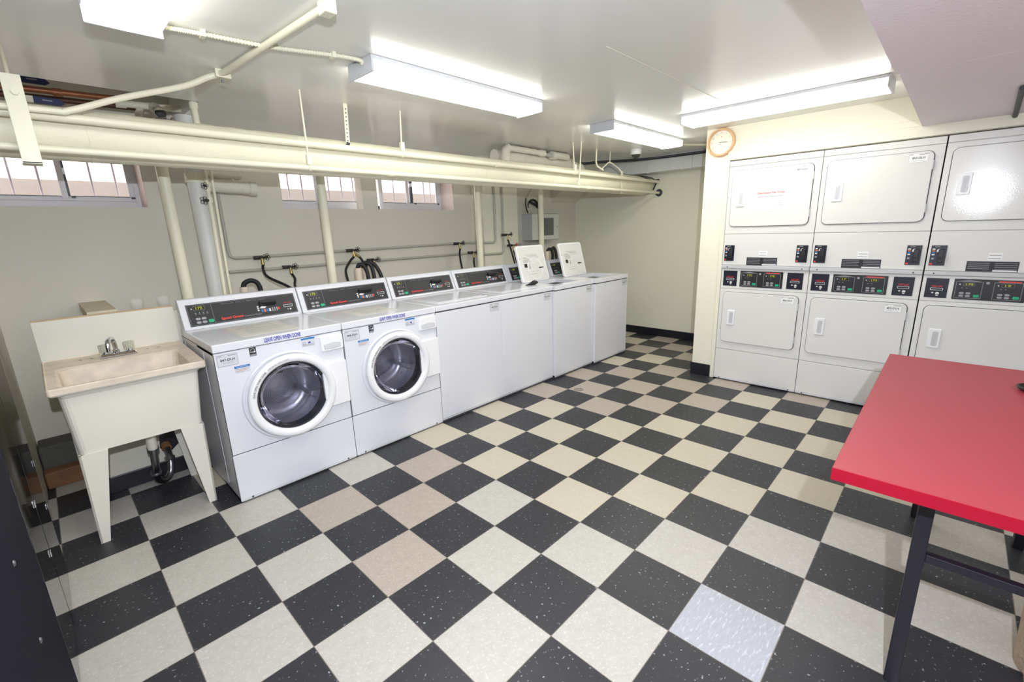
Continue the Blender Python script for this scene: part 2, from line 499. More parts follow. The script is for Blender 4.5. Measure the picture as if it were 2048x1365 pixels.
MB().box(-1.25, -1.15, -5.2, 0.45, 0, ZC, 'wall_cream').build('wall_left.001', kind='structure')
MB().box(5.45, 5.6, -1.475, 1.05, 0, ZC, 'wall_cream').build('wall_end', kind='structure')
b = MB()
b.box(4.19, 5.45, -1.475, -1.28, 0, ZC, 'wall_cream')
b.box(4.19, 4.95, -5.2, -1.475, 1.960, ZC, 'wall_cream')
b.box(4.95, 5.05, -5.2, -1.475, 0, ZC, 'wall_cream')
b.build('wall_right', kind='structure')
b = MB()                                            # casing round the dryer recess
b.box(4.172, 4.19, -5.18, -1.475, 1.962, 2.035, 'wall_cream', 0.004)
b.box(4.180, 4.19, -5.18, -1.475, 2.035, 2.075, 'wall_cream', 0.003)
b.box(4.172, 4.19, -1.497, -1.462, 0, 1.962, 'wall_cream', 0.004)
b.build('trim_2', kind='structure')
MB().box(-1.25, 5.05, -5.3, -5.2, 0, ZC, 'wall_cream').build('wall_front', kind='structure')
b = MB()
b.box(-1.25, 5.6, -5.3, 0.34, ZC, 2.5, 'ceiling_paint')
b.box(0.73, 5.6, 0.34, 1.05, ZC, 2.5, 'ceiling_paint')
b.box(-1.25, 0.73, 0.34, 1.05, 2.5, 2.6, 'ceiling_paint')
b.box(1.85, 4.17, -1.733, -1.728, ZC-0.0015, ZC, 'wall_cream')          # drywall seam
b.build('ceiling', kind='structure')
b = MB()                                            # lower ceiling over the right side
b.box(-1.15, 2.545, -5.2, -2.71, 2.03, ZC, 'soffit_paint')
b.box(2.549, 4.172, -5.2, -2.722, 2.03, ZC, 'soffit_paint')
b.box(2.546, 2.548, -5.2, -2.73, 2.034, ZC, 'base_black')
b.build('ceiling.001', kind='structure')
def baseboard(name, *bx):
    b = MB()
    for q in bx: b.box(*q, 'base_black', 0.003)
    b.build(name, kind='structure')
baseboard('baseboard_knee', (-0.17, 4.1, 0.398, 0.41, 0, 0.10))
baseboard('baseboard_end', (5.438, 5.45, -1.28, 1.05, 0, 0.10))
baseboard('baseboard_right', (4.178, 4.19, -1.455, -1.28, 0, 0.115), (4.178, 5.438, -1.28, -1.268, 0, 0.115))
b = MB()                                            # sloping stair underside in the far corner
b.M = Matrix(((0, 1, 0, 0), (1, 0, 0, 0), (0, 0, 1, 0), (0, 0, 0, 1)))
b.prism([(1.05, 1.78), (0.40, 2.235), (1.05, 2.235)], 4.87, 5.45, 'wall_gray')
b.build('trim_3', kind='structure')

# windows -------------------------------------------------------------
def window(name, x0, x1, mull, stile_w=0.065, darks=()):
    w = thing(name, None, None, ((x0+x1)/2, 1.30, 1.675), kind='structure')
    def L(b): b.M = Matrix.Translation((-(x0+x1)/2, -1.30, -1.675)); return b
    f = L(MB())
    f.box(x0, x1, 1.27, 1.33, 1.675, 1.725, 'win_frame', 0.004)
    f.box(x0, x1, 1.27, 1.33, 2.07, 2.12, 'win_frame', 0.004)
    f.box(x0, x0+0.03, 1.265, 1.33, 1.675, 2.12, 'win_frame', 0.004)
    f.box(x1-0.03, x1, 1.265, 1.33, 1.675, 2.12, 'win_frame', 0.004)
    f.build('window_frame', w)
    halves = ((x0+0.03, mull[1], 1.300), (mull[0], x1-0.03, 1.283))
    for k, (a, c, y) in enumerate(halves):
        s = L(MB())
        t = 0.03
        s.box(a, c, y-0.008, y+0.008, 1.726, 1.754, 'win_frame')
        s.box(a, c, y-0.008, y+0.008, 2.045, 2.069, 'win_frame')
        s.box(a, a+t, y-0.008, y+0.008, 1.754, 2.045, 'win_frame' if k else 'win_frame')
        s.box(c-t, c, y-0.008, y+0.008, 1.754, 2.045, 'win_dark' if k == 0 else 'win_frame')
        s.box(a+t, c-t, y-0.010, y-0.006, 1.752, 1.757, 'win_dark')
        so = s.build('sash', w)
        g = L(MB()); g.box(a+t, c-t, y-0.002, y+0.002, 1.754, 2.045, 'pane_glass'); g.build('pane', so)
    l = L(MB())
    l.box(mull[1]+0.002, mull[1]+0.022, 1.262, 1.275, 1.742, 1.754, 'base_black')
    l.box(x1-0.052, x1-0.032, 1.262, 1.275, 1.742, 1.754, 'base_black')
    l.build('latch', w)
window('window_1', -0.278, 0.492, (0.085, 0.128))
window('window_2', 1.386, 2.235, (1.765, 1.815))
window('window_3', 2.405, 3.184, (2.737, 2.827))
def bars(xs, label):
    t = thing('window_bars', label, 'window bars', ((xs[0]+xs[-1])/2, 1.40, 1.68), group=None)
    for x in xs:
        b = MB(); b.M = Matrix.Translation((-(xs[0]+xs[-1])/2, -1.40, -1.68))
        b.cyl((x, 1.40, 1.68), (x, 1.40, 2.12), 0.0065, 'bar_iron', n=8); b.build('bar', t)
    for q in ((1.36, 1.41, 2.10, 2.115), (1.35, 1.41, 1.665, 1.68)):
        b = MB(); b.M = Matrix.Translation((-(xs[0]+xs[-1])/2, -1.40, -1.68))
        b.box(xs[0]-0.05, xs[-1]+0.05, *q, 'bar_iron'); b.build('rail', t)
bars([-0.257, -0.128, 0.0, 0.128, 0.258, 0.387], 'iron security bars outside the leftmost window above the sink')
bars([1.44, 1.58, 1.70, 1.83, 1.95, 2.08, 2.20], 'iron security bars outside the middle window behind the white post')
bars([2.46, 2.66, 2.86, 3.05, 3.14], 'iron security bars outside the window nearest the far pier')
b = MB()                                            # light well outside
b.box(-2.5, 6.5, 1.35, 2.35, 1.55, 1.62, 'stucco')
b.box(-2.5, 6.5, 2.35, 2.6, 1.55, 1.955, 'stucco')
b.build('ground_outside', kind='structure')
MB().box(-3.5, 1.2, 4.6, 4.8, 1.5, 7, 'brick').build('wall_outside', kind='structure')
MB().box(1.9, 8.5, 6.5, 6.7, 1.5, 4.2, 'brick').build('wall_outside.001', kind='structure')
MB().box(-3.5, 9.0, 2.6, 7.0, 1.85, 1.94, 'stucco').build('ground_outside.001', kind='structure')

# ------------------------------------------------------------------ lights
def fixture(label, cx, cy, L, W, rotz, z=ZC, lens='lens_lit'):
    t = thing('fluorescent_light', label, 'ceiling light', (cx, cy, z), rotz, 'fluorescent fixtures on the ceiling')
    H = 0.07; hl, hw = L/2, W/2
    b = MB()
    b.box(-hl+0.012, hl-0.012, -hw+0.001, hw-0.001, -0.020, -0.0005, 'fixture_white', 0.002)
    b.build('housing', t)
    for s in (-1, 1):
        b = MB()
        x0, x1 = (s*hl, s*(hl-0.012)); x0, x1 = min(x0, x1), max(x0, x1)
        b.box(x0, x1, -hw, hw, -H, -0.0005, 'fixture_white', 0.003)
        e = b.build('end_cap', t)
    b = MB()                                         # wrap-around lens
    prof = [(-hw+0.004, -0.020), (-hw+0.004, -H+0.022), (-hw+0.016, -H+0.006), (-hw+0.03, -H+0.002), (0, -H), (hw-0.03, -H+0.002), (hw-0.016, -H+0.006), (hw-0.004, -H+0.022), (hw-0.004, -0.020)]
    n = len(prof); X = (-hl+0.0125, hl-0.0125)
    vs = [(x, p[0], p[1]) for x in X for p in prof]
    b.add(vs, [(i, i+1, n+i+1, n+i) for i in range(n-1)], lens)
    b.build('diffuser', t)
    return t
fixture('fluorescent wrap light over the washers, middle of the ceiling', 1.70, -0.87, 1.20, 0.22, 0)
fixture('small-looking fluorescent wrap light farthest away by the security camera', 3.76, -0.87, 1.24, 0.22, 0)
fixture('fluorescent wrap light running along the dryer wall above the clock', 3.53, -1.99, 1.22, 0.24, math.radians(90))
fixture('fluorescent wrap light cut off by the top left edge of the photo', 0.255, -1.40, 1.24, 0.22, math.radians(90))
fixture('added fill light on the low ceiling behind the camera, nearer the machines', -0.45, -3.75, 1.24, 0.22, math.radians(90), z=2.0295, lens='lens_fill')  # unseen fixture, added as cool fill for the near side
fixture('added fill light on the low ceiling behind the camera, nearer the table', 1.6, -4.35, 1.24, 0.22, 0, z=2.0295, lens='lens_fill')  # second added fill fixture, out of view

# ------------------------------------------------------------------ console shared by all washers
def washer_tag(parent, text, x0, x1, z0, z1, y):
    b = MB()
    b.box(x0, x1, y-0.0008, y, z0, z1, 'sticker')
    yy = y-0.0012
    b.outline(x0+0.002, x1-0.002, z0+0.002, z1-0.002, 0.0016, yy, 'print_gray', 0.003)
    w = x1-x0; h = z1-z0
    b.text('CSC', x0+0.006, z1-0.013, 0.007, yy, 'print_black', w=w*0.20)
    b.quad(x0+w*0.54, x1-0.007, z1-0.012, z1-0.008, yy, 'print_gray')
    b.text(text, (x0+x1)/2, z0+h*0.42, h*0.20, yy, 'print_black', w=w*0.68, bold=0.02, center=True)
    for q in (0.32, 0.22):
        b.quad(x0+w*0.25, x1-w*0.22, z0+h*q, z0+h*q+0.0014, yy, 'print_gray')
    return b.build('number_tag', parent)

def console(parent, W, led='175', lit=True, wide=True):
    """control console at the back of a washer; returns the console part"""
    hw = W/2-0.004
    P0, P1 = Vector((0, 0.575, 0.9205)), Vector((0, 0.640, 1.078))
    v = (P1-P0).normalized()
    b = MB()
    prof = [(0.575, 0.9195), (0.640, 1.078), (0.642, 1.092), (0.650, 1.097), (0.690, 1.097), (0.690, 0.9195)]
    n = len(prof); vs = [(x, p[0], p[1]) for x in (-hw, hw) for p in prof]
    b.add(vs, [(i, (i+1) % n, n+(i+1) % n, n+i) for i in range(n)]+[tuple(range(n)), tuple(range(n, 2*n))], 'enamel')
    M = Matrix(((1, 0, 0, 0), (0, v.z, v.y, 0.575), (0, -v.y, v.z, 0.9205), (0, 0, 0, 1)))
    b.M = M
    for s in (-1, 1):                                # raised end caps
        b.box(s*hw-(0.0 if s < 0 else 0.012), s*hw+(0.012 if s < 0 else 0.0), -0.004, 0.002, 0.002, 0.174, 'enamel', 0.0015)
    cons = b.build('console', parent)
    Lp = 0.136; z0 = 0.017; x0, x1 = -hw+0.035, hw-0.022; w = x1-x0
    b = MB(); b.M = M
    b.box(x0-0.002, x1+0.002, -0.0012, 0, z0-0.002, z0+Lp+0.002, 'print_gray')
    b.box(x0, x1, -0.0022, 0, z0, z0+Lp, 'panel_black')
    y = -0.0028
    b.outline(x0+0.004, x1-0.004, z0+0.004, z0+Lp-0.004, 0.0012, y, 'print_gray')
    b.quad(x0+w*0.205, x0+w*0.207, z0+0.005, z0+Lp-0.005, y, 'print_gray')
    X = lambda t: x0+w*t
    b.outline(X(0.055), X(0.15), z0+0.097, z0+0.124, 0.0012, y, 'print_gray', 0.002)
    b.quad(X(0.035), X(0.044), z0+0.105, z0+0.113, y, 'print_white')
    for k in range(4): b.quad(X(0.062+0.032*k), X(0.068+0.032*k), z0+0.078, z0+0.082, y, 'print_white'); b.quad(X(0.057+0.032*k), X(0.074+0.032*k), z0+0.071, z0+0.073, y, 'print_gray')
    b.text('PERMANENT   PRESS   &   DELICATE   FABRICS', X(0.29), z0+0.118, 0.0035, y, 'print_gray', w=w*0.42)
    b.text('Speed Queen', X(0.265), z0+0.014, 0.020, y, 'print_red', w=w*0.20, bold=0.035)
    b.text('Commercial Washer', X(0.475), z0+0.017, 0.010, y, 'print_gray', w=w*0.16)
    # payment icons under the coin slot
    for k in range(3): b.quad(X(0.605), X(0.622), z0+0.040+k*0.013, z0+0.049+k*0.013, y, 'print_white')
    for k, mm in enumerate(('print_cyan', 'print_orange', 'print_cyan', 'print_white')): b.quad(X(0.640+0.025*k), X(0.658+0.025*k), z0+0.030, z0+0.050, y, mm)
    for k in range(3): b.quad(X(0.745+0.022*k), X(0.757+0.022*k), z0+0.028, z0+0.054, y, 'print_gray')
    b.quad(X(0.805), X(0.822), z0+0.036, z0+0.052, y, 'print_red')
    b.add([(X(0.63), y, z0+0.058), (X(0.68), y, z0+0.055), (X(0.70), y, z0+0.066), (X(0.65), y, z0+0.072)], [(0, 1, 2, 3)], 'print_white')
    # card reader
    b.text('INSERT CARD', X(0.878), z0+0.072, 0.007, y, 'print_red', w=w*0.075)
    b.outline(X(0.868), X(0.962), z0+0.044, z0+0.062, 0.0022, y, 'print_white', 0.002)
    b.quad(X(0.874), X(0.956), z0+0.047, z0+0.059, y+0.0002, 'gasket')
    b.quad(X(0.90), X(0.908), z0+0.024, z0+0.032, y, 'print_white'); b.lathe([(0.0001, 0), (0.006, 0)], 'print_white', (X(0.93), y, z0+0.027), n=12)
    pan = b.build('control_panel', cons)
    b = MB(); b.M = M
    b.box(X(0.058), X(0.147), -0.0034, -0.0022, z0+0.099, z0+0.122, 'led_window')
    if led: b.text(led, X(0.075), z0+0.102, 0.017, -0.0038, 'led_yellow', w=w*0.055, bold=0.02)
    b.build('display', cons)
    for k, (a, c) in enumerate(((0.052, 0.035), (0.100, 0.035), (0.052, 0.012), (0.100, 0.012))):
        b = MB(); b.M = M
        b.rr(X(a), X(a)+0.026, z0+c, z0+c+0.016, 0.007, -0.006, -0.0022, 'print_gray', 0.001)
        b.text('I%s' % ('I'*(k % 3)), X(a)+0.008, z0+c+0.004, 0.008, -0.0063, 'print_white'); b.build('button', cons)
    b = MB(); b.M = M
    b.rr(X(0.152), X(0.152)+0.030, z0+0.012, z0+0.032, 0.006, -0.006, -0.0022, 'button_green', 0.001)
    b.build('button', cons, label='green start button')
    b = MB(); b.M = M                                # coin slide housing
    b.box(X(0.635), X(0.80), -0.026, -0.0022, z0+0.076, z0+0.104, 'panel_black', 0.003)
    b.box(X(0.645), X(0.79), -0.040, -0.026, z0+0.082, z0+0.092, 'rubber', 0.002)
    b.build('coin_slide', cons)
    return cons

# ------------------------------------------------------------------ front-loading washers
def front_loader(cx, W, number, label):
    y0 = -0.32
    t = thing('front_load_washer', label, 'washing machine', (cx, y0, 0), 0, 'front-loading washers by the sink')
    hw = W/2-0.001; D = 0.69
    # drum opening is centred right of the middle
    dx, dz, R = 0.012, 0.550, 0.205
    b = MB()
    yb = 0.006
    b.box(-hw, hw, 0.32, D, 0.02, 0.872, 'enamel')
    for x0, x1 in ((-hw, -hw+0.004), (hw-0.004, hw)): b.box(x0, x1, yb, 0.32, 0.02, 0.872, 'enamel')
    b.box(-hw, hw, yb, 0.32, 0.02, 0.03, 'enamel')
    b.box(-hw, hw, yb, 0.32, 0.862, 0.872, 'enamel')
    if True:                                         # pressed rib lines on the side panel
        for yy in (0.20, 0.62): b.box(-hw-0.0012, -hw, yy, yy+0.004, 0.06, 0.85, 'enamel')
    b.plate_hole(-hw, hw, 0.298, 0.871, dx, dz, R, 0.0, 'enamel')
    b.box(-hw, hw, 0.0005, yb, 0.2935, 0.2985, 'gap_dark')
    for q in ((-hw, -hw+0.003), (hw-0.003, hw)): b.box(q[0], q[1], 0.0, yb, 0.298, 0.871, 'enamel')
    b.build('cabinet', t)
    b = MB()
    b.box(-hw, hw, 0.0, 0.02, 0.012, 0.2935, 'enamel', 0.004)
    b.box(-hw+0.01, hw-0.01, -0.0005, 0.002, 0.012, 0.026, 'sticker', 0.0)
    for x in (-hw+0.06, hw-0.06): b.lathe([(0.0001, -0.002), (0.005, -0.002), (0.006, 0.0)], 'gap_dark', (x, -0.0005, 0.021), n=12)
    b.build('kick_panel', t)
    b = MB()
    b.box(-hw, hw, -0.006, D, 0.8745, 0.9185, 'enamel', 0.006, 3)
    b.box(-hw+0.001, hw-0.001, 0.002, D, 0.872, 0.877, 'gap_dark')
    yy = -0.0068
    b.text('LEAVE OPEN WHEN DONE', -0.098, 0.8855, 0.0245, yy, 'print_blue', w=0.197, bold=0.03)
    b.build('top_panel', t)
    # drum and gasket seen through the door
    b = MB()
    b.lathe([(R-0.008, 0.0), (R-0.016, 0.03), (R-0.018, 0.06)], 'gasket', (dx, 0.002, dz))
    b.build('gasket', t)
    b = MB()
    prof = [(R-0.018, 0.0)]
    for k in range(9): prof += [(R-0.004+0.0035*(k % 2), 0.006+0.022*k)]
    prof += [(R-0.02, 0.205), (0.12, 0.212), (0.118, 0.200), (0.05, 0.197), (0.0001, 0.19)]
    b.lathe(prof, 'drum_steel', (dx, 0.063, dz), n=72)
    for k in range(3):                               # lifters
        a = math.radians(100+120*k)
        c = Vector((dx+(R-0.03)*math.cos(a), 0, dz+(R-0.03)*math.sin(a)))
        u = Vector((-math.sin(a), 0, math.cos(a))); r = Vector((math.cos(a), 0, math.sin(a)))
        pr = [c+u*0.03+r*0.028, c+u*0.012-r*0.035, c-u*0.012-r*0.035, c-u*0.03+r*0.028]
        vs = [(p.x, 0.075, p.z) for p in pr]+[(p.x, 0.25, p.z) for p in pr]
        b.add(vs, [(0, 1, 2, 3), (4, 5, 6, 7), (0, 1, 5, 4), (1, 2, 6, 5), (2, 3, 7, 6)], 'drum_steel')
    for k in range(9):                                # drum holes band
        for q in range(26):
            a = 2*math.pi*(q+0.5*(k % 2))/26; rr = 0.045+0.0085*k
            if rr > 0.112: break
            b.lathe([(0.0001, 0), (0.0022, 0)], 'gap_dark', (dx+rr*math.cos(a), 0.2555, dz+rr*math.sin(a)), n=6)
    b.build('drum', t)
    # door: outer ring, inner bezel, glass bowl
    b = MB()
    b.lathe([(0.262, -0.001), (0.258, -0.010), (0.250, -0.012), (0.246, -0.004)], 'enamel', (dx-0.008, 0, dz+0.003), n=72)
    b.lathe([(0.244, -0.002), (0.247, -0.022), (0.243, -0.033), (0.232, -0.038), (0.212, -0.036), (0.203, -0.030), (0.199, -0.018), (0.197, 0.0)], 'plastic_white', (dx, 0, dz), n=96)
    b.lathe([(0.198, -0.014), (0.194, -0.012), (0.192, 0.004), (0.190, 0.012)], 'gasket', (dx, 0, dz), n=96)
    b.arc_text('LEAVE OPEN WHEN DONE', dx, dz, 0.2165, 168, 128, 0.0115, -0.0378, 'print_black')
    b.arc_text('DESPUES DE CADA LAVADO', dx, dz, 0.2165, 124, 92, 0.010, -0.0378, 'print_gray')
    # latch plate to the right of the ring
    b.prism([(0.212, 0.690), (hw-0.006, 0.690), (hw-0.003, 0.684), (hw-0.003, 0.420), (hw-0.006, 0.414), (0.215, 0.414), (0.19, 0.45), (0.19, 0.66)], -0.020, -0.001, 'plastic_white', bev=0.003)
    door = b.build('door', t)
    b = MB()
    b.lathe([(0.197, -0.012), (0.150, -0.024), (0.09, -0.030), (0.0001, -0.033)], 'door_glass', (dx, 0, dz), n=64)
    b.lathe([(0.184, 0.0), (0.170, 0.045), (0.140, 0.085), (0.09, 0.108), (0.0001, 0.115)], 'bowl_glass', (dx, 0, dz), n=64)
    b.build('door_glass', door)
    # dispenser drawer
    b = MB()
    x0, x1 = 0.205, hw-0.004
    b.rr(x0, x1, 0.764, 0.858, 0.010, -0.014, -0.0005, 'plastic_white', 0.004)
    dr = b.build('dispenser_drawer', t)
    b = MB()
    pl = [(x0+0.018, 0.779), (x0+0.07, 0.775), (x1-0.018, 0.779), (x1-0.016, 0.808), (x0+0.075, 0.816), (x0+0.016, 0.808)]
    b.prism(pl, -0.0165, -0.0135, 'fixture_white', bev=0.001)
    pl2 = [(p[0]*0.9+(x0+x1)/2*0.1, p[1]*0.8+0.795*0.2) for p in pl]
    b.prism(pl2, -0.0172, -0.0162, 'sticker')
    b.build('handle', dr)
    washer_tag(t, number, -hw+0.012, -hw+0.112, 0.796, 0.862, -0.0005)
    b = MB()                                          # efficiency sticker, notices
    x = -0.178; y = -0.0012
    b.box(x, x+0.034, -0.001, 0, 0.822, 0.870, 'print_black')
    b.quad(x+0.001, x+0.033, 0.823, 0.833, y, 'print_gray')
    arc = [(x+0.017+0.013*math.cos(math.radians(a)), 0.848+0.016*math.sin(math.radians(a))) for a in range(20, 161, 14)]
    arc += [(x+0.017+0.0115*math.cos(math.radians(a)), 0.848+0.0145*math.sin(math.radians(a))) for a in range(160, 19, -14)]
    n = len(arc)//2
    b.add([(p[0], y, p[1]) for p in arc], [(i, i+1, 2*n-2-i, 2*n-1-i) for i in range(n-1)], 'print_white')
    b.text('energy', x+0.003, 0.840, 0.008, y, 'print_white', w=0.018)
    st = [(x+0.026+(0.007 if k % 2 == 0 else 0.003)*math.cos(math.radians(90+36*k)), 0.846+(0.008 if k % 2 == 0 else 0.0035)*math.sin(math.radians(90+36*k))) for k in range(10)]
    b.add([(x+0.026, y, 0.846)]+[(p[0], y, p[1]) for p in st], [(0, 1+k, 1+(k+1) % 10) for k in range(10)], 'print_white')
    b.build('efficiency_sticker', t)
    b = MB()
    x = -0.262
    b.box(x, x+0.076, -0.0006, 0, 0.745, 0.785, 'sticker')
    b.quad(x, x+0.076, 0.773, 0.785, -0.001, 'print_cyan')
    b.text('PRECAUCION', x+0.010, 0.776, 0.006, -0.0014, 'print_white', w=0.055)
    for k in range(3): b.quad(x+0.004, x+0.068-0.01*k, 0.765-0.007*k, 0.767-0.007*k, -0.001, 'print_orange' if k == 1 else 'print_gray')
    b.build('notice_sticker', t)
    b = MB()
    x = 0.098
    b.box(x, x+0.080, -0.0006, 0, 0.815, 0.867, 'sticker')
    b.quad(x, x+0.080, 0.857, 0.867, -0.001, 'print_cyan')
    b.quad(x+0.040, x+0.054, 0.832, 0.842, -0.001, 'print_blue')
    b.outline(x+0.008, x+0.026, 0.830, 0.842, 0.0015, -0.001, 'print_blue', 0.005)
    for k in range(3): b.quad(x+0.006, x+0.074, 0.819+0.004*k, 0.8205+0.004*k, -0.001, 'print_gray')
    b.build('notice_sticker', t)
    console(t, W)
    return t
front_loader(0.762, 0.697, '847-DLH', 'white front-loading washer nearest the sink, round glass door, tag 847-DLH')
front_loader(1.471, 0.718, '846-DLH', 'white front-loading washer second from the sink, round glass door, tag 846-DLH')
# instruction sheets taped on the washer tops
def sheet(name, label, cx, cy, w, d, z, cat='paper sheet', rotz=0.0, lines=7):
    b = MB(); b.box(-w/2, w/2, -d/2, d/2, 0, 0.0009, 'paper_faded')
    rnd = random.Random(int(cx*100))
    for k in range(lines):
        yy = d/2-0.05-k*(d-0.09)/lines
        ln = w*rnd.uniform(0.3, 0.7); x0 = -w*0.4+rnd.uniform(0, 0.05)
        b.box(x0, x0+ln, yy, yy+0.004, 0.0009, 0.0012, 'print_gray')
    return b.build(name, None, label, cat, 'instruction sheets on the washer tops', loc=(cx, cy, z), rotz=rotz)
sheet('instruction_sheet', 'faded instruction sheet lying on the washer tagged 847-DLH', 0.74, -0.06, 0.30, 0.36, 0.9187)
sheet('instruction_sheet', 'faded instruction sheet lying on the washer tagged 846-DLH', 1.45, -0.06, 0.30, 0.30, 0.9187)

# ------------------------------------------------------------------ top-loading washers
def top_loader(cx, y0, W, number, label, is_open=False, tagx=None):
    t = thing('top_load_washer', label, 'washing machine', (cx, y0, 0), 0, 'top-loading washers in the row')
    hw = W/2-0.001; D = 0.69; H = 0.918
    b = MB()
    b.box(-hw, hw, 0.0, D, 0.03, 0.868, 'enamel', 0.004)
    b.box(-hw+0.004, hw-0.004, 0.006, 0.02, 0.004, 0.032, 'gap_dark')
    b.box(-hw, hw, 0.004, 0.010, 0.018, 0.031, 'sticker')
    b.build('cabinet', t)
    for sx in (-1, 1):
        for yy in (0.05, D-0.05):
            f = MB(); f.cyl((sx*(hw-0.05), yy, 0), (sx*(hw-0.05), yy, 0.03), 0.018, 'rubber', n=12); f.build('foot', t)
    # top panel with the wash opening
    b = MB()
    if is_open:
        ox0, ox1, oy0, oy1 = -hw+0.12, hw-0.12, 0.085, 0.40
        for q in ((-hw, ox0, -0.006, D), (ox1, hw, -0.006, D), (ox0, ox1, -0.006, oy0), (ox0, ox1, oy1, D)):
            b.box(q[0], q[1], q[2], q[3], 0.876, H, 'enamel', 0.003)
        b.box(-hw+0.003, hw-0.003, 0.002, D, 0.8678, 0.870, 'gap_dark')
        b.box(ox0-0.001, ox1+0.001, oy0-0.001, oy1+0.001, 0.869, 0.88, 'gap_dark')
        b.build('top_panel', t)
        # raised lid, hinged at the back of the opening, leaning towards the console
        l = MB()
        v = Vector((0, 0.098, 0.36)).normalized()
        M = Matrix(((1, 0, 0, -0.108), (0, v.z, v.y, 0.41), (0, -v.y, v.z, 0.918), (0, 0, 0, 1)))
        l.M = M
        lw, lh = 0.415, 0.375
        l.prism(rrect(-lw/2, lw/2, 0.0, lh, 0.028), -0.012, 0.012, 'plastic_white', bev=0.004)
        l.prism(rrect(-lw/2+0.014, lw/2-0.014, 0.012, lh-0.016, 0.022), -0.0135, -0.010, 'enamel_dryer', bev=0.002)
        y = -0.0142
        for k in range(3): l.quad(-0.10+0.03*k, 0.07+0.015*k, lh-0.10-0.011*k, lh-0.097-0.011*k, y, 'print_gray')
        l.quad(-0.14, -0.08, lh-0.128, lh-0.125, y, 'print_black')
        for k in range(6): l.quad(-0.14, -0.04, lh-0.140-0.007*k, lh-0.1375-0.007*k, y, 'print_gray')
        l.quad(-0.02, 0.10, lh-0.135, lh-0.133, y, 'print_gray')
        l.quad(-0.138, -0.095, lh-0.225, lh-0.187, y, 'print_black')
        l.quad(0.075, 0.145, lh-0.245, lh-0.232, y, 'print_black')
        l.add([(-0.07, y, lh-0.240), (-0.052, y, lh-0.240), (-0.054, y, lh-0.19), (-0.060, y, lh-0.19)], [(0, 1, 2, 3)], 'print_gray')
        for cx2, cz2 in ((0.0, lh-0.215), (0.06, lh-0.20), (-0.118, lh-0.245)): l.lathe([(0.016, 0), (0.0175, 0)], 'print_gray', (cx2, y, cz2), n=20)
        for k in range(3): l.quad(-0.10+0.06*k, -0.07+0.06*k, lh-0.275, lh-0.272, y, 'print_gray')
        l.quad(-0.10, 0.03, lh-0.298, lh-0.295, y, 'print_gray')
        if cx < 3.8: l.lathe([(0.105, 0), (0.109, -0.001), (0.113, 0)], 'plastic_white', (0.02, -0.0135, lh-0.24), n=48)
        l.lathe([(0.0001, -0.004), (0.007, -0.003), (0.008, 0)], 'cab_gray', (-lw/2+0.022, -0.0135, lh-0.13), n=12)
        l.build('lid', t)
    else:
        b.box(-hw, hw, -0.006, D, 0.876, H, 'enamel', 0.007, 3)
        b.box(-hw+0.003, hw-0.003, 0.002, D, 0.8678, 0.877, 'gap_dark')
        b.build('top_panel', t)
        l = MB()
        l.box(-hw+0.085, hw-0.085, 0.07, 0.43, H-0.001, H+0.004, 'enamel', 0.002)
        l.box(-hw+0.115, hw-0.115, 0.10, 0.40, H+0.003, H+0.0062, 'enamel', 0.0015)
        l.build('lid', t)
    tx = hw-0.125 if tagx is None else tagx
    washer_tag(t, number, tx, tx+0.105, 0.797, 0.860, -0.0002)
    console(t, W, led='' if tagx is None and not is_open and cx > 2.6 else '10')
    return t
top_loader(2.170, -0.318, 0.672, '849-DLH', 'white top-loading washer with closed lid, directly right of the front-loaders')
top_loader(2.850, -0.318, 0.688, '851-DLH', 'white top-loading washer with closed lid, between another closed one and the first raised lid')
top_loader(3.515, -0.345, 0.640, '850-DLH', 'white top-loading washer with raised lid, the nearer of the two raised lids', True)
top_loader(4.160, -0.372, 0.648, '848-DLH', 'white top-loading washer with raised lid at the far end of the row', True)

